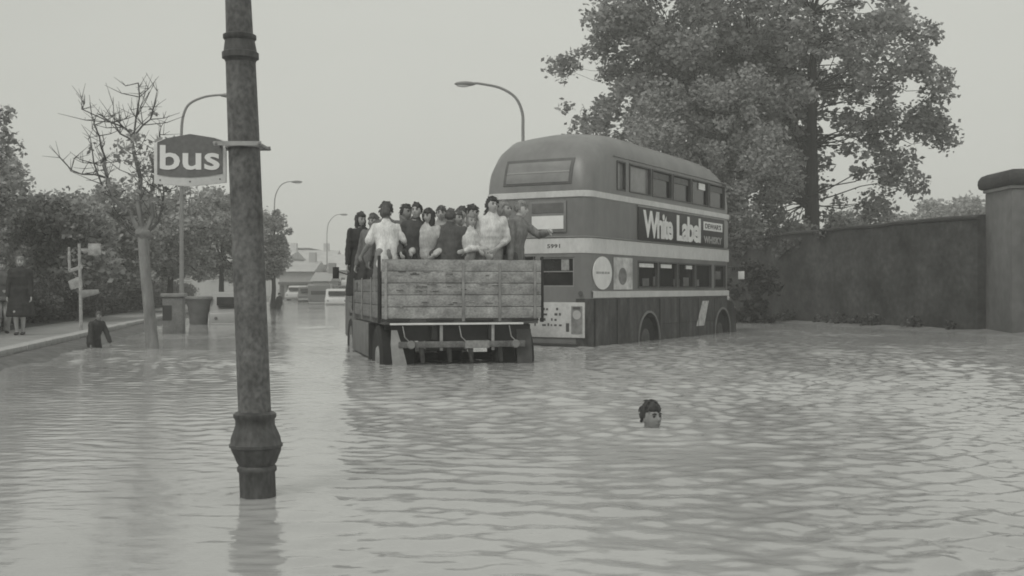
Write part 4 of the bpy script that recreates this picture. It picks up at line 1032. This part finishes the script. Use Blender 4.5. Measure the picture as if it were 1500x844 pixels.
tp_(625, 296, .50, 195, 'girl with long dark hair and a light cardigan beside the tall young man', hair=HD, hair_style='long', top=cloth(.50), bottom=cloth(.3, 1), head_yaw=15, hands={1: (.15, .26, .96), -1: (-.2, .22, .92)})
tp_(643, 293, 1.1, 178, 'man with short hair whose face shows just left of the big dark overcoat', hair=HM, top=cloth(.36), skin=SK)
tp_(657, 297, .32, 5, 'broad man in a dark overcoat with his back to the tailgate', hair=HM, top=cloth(.09), coat=.35, bottom=cloth(.06, 1), build=1.38, lean=3, skin=SKD)
tp_(672, 293, 1.3, 170, 'man standing far back whose dark haired head shows above the overcoat shoulder', hair=HM, top=cloth(.28))
tp_(690, 291, .9, 188, 'man with thick dark hair behind the pale cardigan girl', hair=HD, hair_style='curly', top=cloth(.42), skin=SKD)
tp_(684, 303, .35, 160, 'short girl in a pale cardigan with arms folded at the tailgate', hair=HL, hair_style='bob', top=cloth(.62), bottom=cloth(.25, 1), hands={-1: (.12, .25, .98), 1: (-.12, .24, 1.02)})
tp_(701, 292, .7, 200, 'man in a cream pullover behind the curly haired young man', hair=HD, top=cloth(.52), skin=SK)
tp_(717, 279, .30, 186, 'curly haired young man in a light pullover standing tallest at the tailgate', hair=HD, hair_style='curly', top=cloth(.62), bottom=cloth(.24, 1), hands={-1: (-.14, .22, 1.02), 1: (.12, .23, 1.0)}, sleeves='rolled', head_pitch=-8)
tp_(733, 286, .95, 150, 'fair haired woman in a pale blouse just left of the leaning man', hair=HL, hair_style='bob', top=cloth(.5), bottom=cloth(.2, 1))
tp_(751, 284, .45, 120, 'man in a long grey raincoat at the right end, leaning out with one arm raised', hair=HL, top=cloth(.20, 3), coat=.55, bottom=cloth(.1, 1), lean=8, side_lean=-6, skin=SKP, hands={-1: (-.16, .52, 1.28), 1: (.25, .1, .85)}, arm_out={-1: (-.5, .2, -.6)}, build=1.1)
tp_(650, 300, 2.4, 175, 'man far back in the truck bed behind the short haired man', hair=HL, top=cloth(.3))
tp_(711, 297, 2.0, 180, 'person far back behind the cream pullover, only dark hair showing', hair=HD, top=cloth(.1))

tp_(596, 296, 1.9, 170, 'woman with fair bobbed hair squeezed between the dark jacketed men, far back', hair=HL, hair_style='bob', top=cloth(.45))
tp_(634, 298, 1.7, 200, 'lad with curly hair peering between the cardigan girl and the short haired man', hair=HM, hair_style='curly', top=cloth(.2))
tp_(665, 300, .9, 165, 'woman in a headscarf close behind the broad man in the overcoat', hair=HM, headwear='scarf', top=cloth(.3))
tp_(742, 291, 1.6, 185, 'man in a flat cap behind the grey raincoat', hair=HM, headwear='cap', top=cloth(.15), skin=SKD)
# people on the left bank and in the water
pl = P(30, 0, 23.5)
person((pl.x, 23.5, .13), 165, 'woman in a dark coat with bare pale legs standing on the raised path', h=1.66, hair=HL, hair_style='bob', skin=SKP, top=cloth(.04, 2), coat=.50, build=1.15, legs=None, feet={-1: (-.05, 0, 0), 1: (.06, .06, 0)}, collar=cloth(.4, 2), hands={-1: (-.22, .1, .8)})
pl = P(3, 0, 24.2)
person((pl.x, 24.2, .13), 150, 'person in a grey coat and pale trousers cut by the left edge of the picture', h=1.58, hair=HM, top=cloth(.12, 2), bottom=cloth(.42, 1), coat=.15, build=1.2)
pl = P(137, 0, 20.8)
person((pl.x, 20.8, -.5), 130, 'child in dark wet clothes wading near the bare tree', h=1.22, hair=HM, hair_style='short', skin=SKD, top=cloth(.05, 2), bottom=cloth(.05, 1), lean=22, hands={-1: (-.2, .28, .55), 1: (.2, .25, .55)}, group='people wading in the flood')
for px, d, h_, f_, lab, tc_, in ((409, 58, 1.25, 190, 'distant wader in dark clothes beside the slim street tree', .04), (399, 60, 1.15, 170, 'distant wader in a white shirt next to the dark clothed one', .5)):
    pl = P(px, 0, d); person((pl.x, d, -.38), f_, lab, h=h_, hair=HD, top=cloth(tc_), bottom=cloth(.05, 1), vox=.02, group='people wading in the flood')
# swimmer: body under water, head turned to the right
sw = P(953, 0, 8.9)
person((sw.x + .05, 8.95, -1.475), 160, 'dark haired swimmer with only his head above the water in mid foreground', h=1.71, hair=HD, hair_style='short', skin=SKD, sleeves=None, legs='shorts', bottom=cloth(.08, 1),
       head_yaw=-8, head_pitch=-7, side_lean=6, lean=4, hands={-1: (-.5, .25, 1.18), 1: (.45, .30, 1.15)}, feet={-1: (-.12, -.1, .15), 1: (.12, -.2, .2)}, vox=.0065)

sh = empty('shrub', (P(1100, 0, 35.5).x, 35.5, -.2), 0, 'dark straggly bush at the wall foot just past the front of the bus', 'bush')
cen = [(rw_.gauss(0, .28), rw_.gauss(0, .3), rw_.uniform(.2, 2.0)) for _ in range(26)]
st_ = MB()
for c_ in cen[:12]: st_.sweep(limb_pts((0, 0, 0), c_, -.05, 4, .06), [.02, .016, .012, .008, .005], 5)
st_.build('stems', bark, sh, kind='stuff'); leaf_cloud('leaves', cen, [.3] * 26, [110] * 26, .13, leaf_mat('leaf_yew', .035, .1), sh, seed=91)
# ------------------------------------------------------------------ small things on the left bank
pst = empty('pale_signpost', (P(122, 0, 26).x, 26, 0), 0, 'pale post with ragged whitish boards before the shrubs, between the path and the bare tree', 'signpost')
k26 = 26 / F
def pz(y): return H + (422 - y) * k26
def pxx(x): return (x - 122) * k26
wht = mat('flaky_white', .42, .8, .4, 7, bump=.3, fine=.2)
MB().sweep([(pxx(119), 0, -.3), (pxx(118), 0, pz(430)), (pxx(116), 0, pz(357))], [.045, .04, .035], 8).build('post', wht, pst)
MB().sweep([(pxx(102), 0, pz(395)), (pxx(101), 0, pz(362))], [.035, .03], 8).build('stub', wht, pst)
MB().box(pxx(129), pxx(148), -.02, .02, pz(374), pz(357)).build('board', wht, pst, bevel=.01)
MB().box(pxx(119), pxx(130), -.015, .015, pz(368), pz(364)).build('bracket', wht, pst)
MB().prism([(pxx(100), pz(412)), (pxx(119), pz(404)), (pxx(121), pz(420)), (pxx(104), pz(425))], -.02, .02).build('board', wht, pst, bevel=.008)
MB().prism([(pxx(100), pz(395)), (pxx(121), pz(388)), (pxx(121), pz(394)), (pxx(101), pz(400))], -.02, .02).build('board', wht, pst, bevel=.008)
MB().prism([(pxx(119), pz(425)), (pxx(144), pz(424)), (pxx(146), pz(430)), (pxx(120), pz(437))], -.02, .02).build('board', mat('board_grey', .3, .8, .3, 8), pst, bevel=.008)
bx_ = empty('stone_pillar', (P(255, 0, 27.3).x, 27.3, -.3), R(8), 'short pale stone gate pillar with the shade of an opening painted on, right of the bare trunk', 'pillar')
pst_m = mat('pale_stone', .19, .9, .25, 4, bump=.4, fine=.15)
MB().box(-.24, .24, -.22, .22, 0, 1.18).build('pillar_block', pst_m, bx_, bevel=.03); MB().box(-.28, .28, -.26, .26, 1.183, 1.27).build('capstone', mat('capstone', .27, .9, .2, 4, bump=.3), bx_, bevel=.02)
MB().box(-.235, -.02, -.228, -.222, .62, .98).build('opening_shade', mat('shade_dark', .05, .7, .2), bx_)  # flat plate, its dark colour stands for the shade inside an opening
bn = empty('round_planter', (P(291, 0, 34).x, 34, -.3), 0, 'round grey stone planter with a pale rim beside the lamp post', 'planter')
MB().lathe([(.22, 0), (.26, .3), (.30, .7), (.37, 1.05)], seg=24).build('bowl', mat('planter_stone', .14, .9, .25, 4, bump=.3), bn)
MB().lathe([(.38, 1.052), (.41, 1.08), (.41, 1.14), (.34, 1.15)], seg=24).build('rim', mat('capstone', .4), bn)

def car(loc, rz, label, v, L_=3.9, w_=1.5, h_=1.4, van=False, group='vehicles standing in the flood'):
    o = empty('parked_van' if van else 'parked_car', loc, rz, label, 'van' if van else 'car', group)
    pm = mat('car_paint_%d' % int(v * 100), v, .35, .1, 3)
    if van: pr_ = [(0, .25), (L_, .25), (L_, .85), (L_ - .25, 1.0), (L_ - .6, h_ + .02), (L_ - .9, h_ + .25), (.1, h_ + .25), (0, h_ + .1)]
    else: pr_ = [(0, .28), (L_, .28), (L_ + .02, .55), (L_ - .1, .78), (L_ - 1.1, .88), (L_ - 1.55, h_ - .05), (L_ - 2.0, h_), (.85, h_ - .02), (.45, .92), (.05, .80), (-.03, .55)]
    MB().prism(pr_, -w_ / 2, w_ / 2).build('body', pm, o, bevel=.05)
    zt = h_ + .12 if van else h_ - .08
    for s_ in (-1, 1):
        y = s_ * (w_ / 2 + .004)
        MB().prism([(L_ - 1.45, .92), (L_ - 1.65, zt), (L_ - 2.0, zt), (L_ - 2.0, .92)] if not van else [(L_ - .55, 1.0), (L_ - .8, zt), (L_ - 1.3, zt), (L_ - 1.3, 1.0)], min(y, y - s_ * .01), max(y, y - s_ * .01)).build('side_window', glass, o, smooth=0)
        if not van: MB().prism([(L_ - 2.1, .92), (L_ - 2.1, zt), (.98, zt), (.75, .92)], min(y, y - s_ * .01), max(y, y - s_ * .01)).build('side_window', glass, o, smooth=0)
        for u in (.75, L_ - .75):
            wh = MB().lathe([(.2, s_ * (w_/2 - .18)), (.31, s_ * (w_/2 - .17)), (.31, s_ * (w_/2 + .01)), (.2, s_ * (w_/2 + .012))], c=(u, 0, .30), seg=20, axis='y').build('wheel', rubber, o)
        MB().lathe([(.07, L_), (.09, L_ + .04), (.07, L_ + .06)], c=(0, s_ * (w_/2 - .22), .62), seg=14, axis='x').build('headlamp', mat('chrome', .6), o)
        MB().lathe([(.04, -.05), (.05, -.01)], c=(0, s_ * (w_/2 - .2), .62), seg=10, axis='x').build('tail_lamp', mat('tail_lens', .12), o)
    MB().box(.28 if not van else -.012, .56 if not van else -.002, -w_/2 + .2, w_/2 - .2, 1.0, 1.25).build('rear_window', glass, o, smooth=0)
    MB().box(-.09, -.03, -w_/2 + .05, w_/2 - .05, .38, .48).build('bumper', mat('chrome', .6), o, bevel=.01)
    return o
car((P(338, 0, 33).x, 33.5, -.42), R(100), 'pale saloon car awash behind the iron lamp standard', .33)
car((P(478, 0, 80).x, 77, -.35), R(96), 'grey van far down the flooded road', .16, van=True, h_=1.5)
car((P(503, 0, 76).x, 73, -.35), R(94), 'white car far down the road next to the grey van', .6)
car((P(450, 0, 88).x, 88, -.2), R(95), 'small dark car in front of the distant shop fronts', .08)

car((P(430, 0, 92).x, 92, -.1), R(80), 'pale car nosed up to the shop fronts beside the slim street tree', .5)
car((P(468, 0, 86).x, 88, -.1), R(60), 'dark saloon half hidden behind the grey van far down the road', .07)
car((P(515, 0, 90).x, 90, -.1), R(100), 'light van at the far end of the road, nearly touching the truck outline', .5, van=True, h_=1.6)
# ------------------------------------------------------------------ far buildings at the end of the road
def building(label, px0, px1, d, ytop, v, roof_v, wins=(), depth=9, flat=False, roof_h=1.6, shop=None):
    a, b_ = P(px0, 0, d), P(px1, 0, d); k = d / F; z1 = H + (422 - ytop) * k; w_ = b_.x - a.x
    o = empty('building', (a.x, d, 0), 0, label, 'building', 'pale buildings at the end of the road')
    MB().box(0, w_, 0, depth, -.2, z1).build('wall', mat('wall_%d' % int(v * 100), v, .9, .12, .8, fine=.05), o, smooth=0)
    rm = mat('roof_%d' % int(roof_v * 100), roof_v, .9, .15, 1)
    if flat: MB().box(-.15, w_ + .15, -.15, depth + .15, z1 + .003, z1 + .25).build('roof', rm, o, smooth=0)
    else:
        rf = MB().prism([(-.3, z1 + .003), (depth + .3, z1 + .003), (depth / 2, z1 + roof_h)], -.2, w_ + .2, axis='x').build('roof', rm, o, smooth=0)
        MB().box(w_ * .7, w_ * .7 + .6, depth / 2 - .4, depth / 2 + .4, z1 + roof_h - .5, z1 + roof_h + .8).build('chimney', mat('wall_%d' % int(v * 100), v), rf, smooth=0)
    for (fx, fz, fw, fh) in wins:
        f_ = MB().box(fx * w_, (fx + fw) * w_, -.06, -.003, fz * z1, (fz + fh) * z1).build('window', mat('far_window', .14, .4, .2), o, smooth=0)
        MB().box(fx * w_ - .12, (fx + fw) * w_ + .12, -.14, -.003, fz * z1 - .14, fz * z1 - .003).build('sill', mat('far_sill', .5, .8, .1), f_, smooth=0)
    if shop:
        for k_ in range(shop):
            x = w_ * (k_ + .15) / shop
            MB().box(x, x + w_ * .55 / shop, -.08, -.003, .05, z1 * .52).build('shop_window', mat('shop_dark', .07, .4, .3), o, smooth=0)
        MB().box(0, w_, -.5, -.003, z1 * .56, z1 * .64).build('fascia', mat('fascia_dark', .10, .7, .3), o, smooth=0)
    return o
building('low row of shops with dark shop fronts under a pale roof', 409, 458, 100, 398, .40, .42, shop=5, flat=False, roof_h=1.0, depth=7)
building('taller white gabled house rising beside the slim street tree', 396, 420, 108, 378, .6, .5, wins=((.55, .6, .15, .15), (.55, .25, .15, .2)), roof_h=.8)
building('long pale hall with a faint ridge behind the row of shops', 416, 486, 128, 388, .5, .46, wins=((.15, .7, .08, .12), (.45, .7, .08, .12), (.8, .7, .08, .12)), roof_h=1.8)
building('pale house with a dark flat roof lantern above the long hall', 424, 452, 150, 366, .55, .16, flat=True)
building('white end house next to the truck with a dark awning', 481, 512, 104, 396, .62, .5, wins=((.15, .55, .18, .2), (.6, .55, .18, .2)), roof_h=1.6, shop=1)
building('pale distant block behind the truck, half hidden by the black coat', 496, 560, 140, 384, .5, .42, wins=((.1, .6, .1, .15), (.3, .6, .1, .15)), flat=True)
building('low grey shed on the road side between the hall and the end house', 458, 482, 96, 412, .28, .34, wins=((.2, .3, .3, .3),), roof_h=.8, depth=5)
building('wide faint terrace behind the park trees on the left', 180, 395, 150, 386, .45, .3, wins=[(.06 + i * .09, .5, .04, .2) for i in range(10)], roof_h=2.5)
building('faint terrace far off behind the bus', 600, 900, 160, 392, .45, .3, wins=[(.06 + i * .09, .5, .04, .2) for i in range(10)], roof_h=2.5)

# ------------------------------------------------------------------ damp air over the whole place
hz = MB().box(-260, 260, -40, 420, -1.6, 20).build('haze', bpy.data.materials.new('haze_air'), None, smooth=0, kind='stuff')
hmt = hz.data.materials[0]; hmt.use_nodes = True; t = hmt.node_tree; t.nodes.clear()
oo = t.nodes.new('ShaderNodeOutputMaterial'); pv = t.nodes.new('ShaderNodeVolumePrincipled')
pv.inputs['Color'].default_value = (1, 1, .985, 1); pv.inputs['Density'].default_value = .0026; pv.inputs['Anisotropy'].default_value = 0
t.links.new(pv.outputs[0], oo.inputs['Volume'])
tag(hz, 'pale damp haze hanging over the flooded road', 'haze')
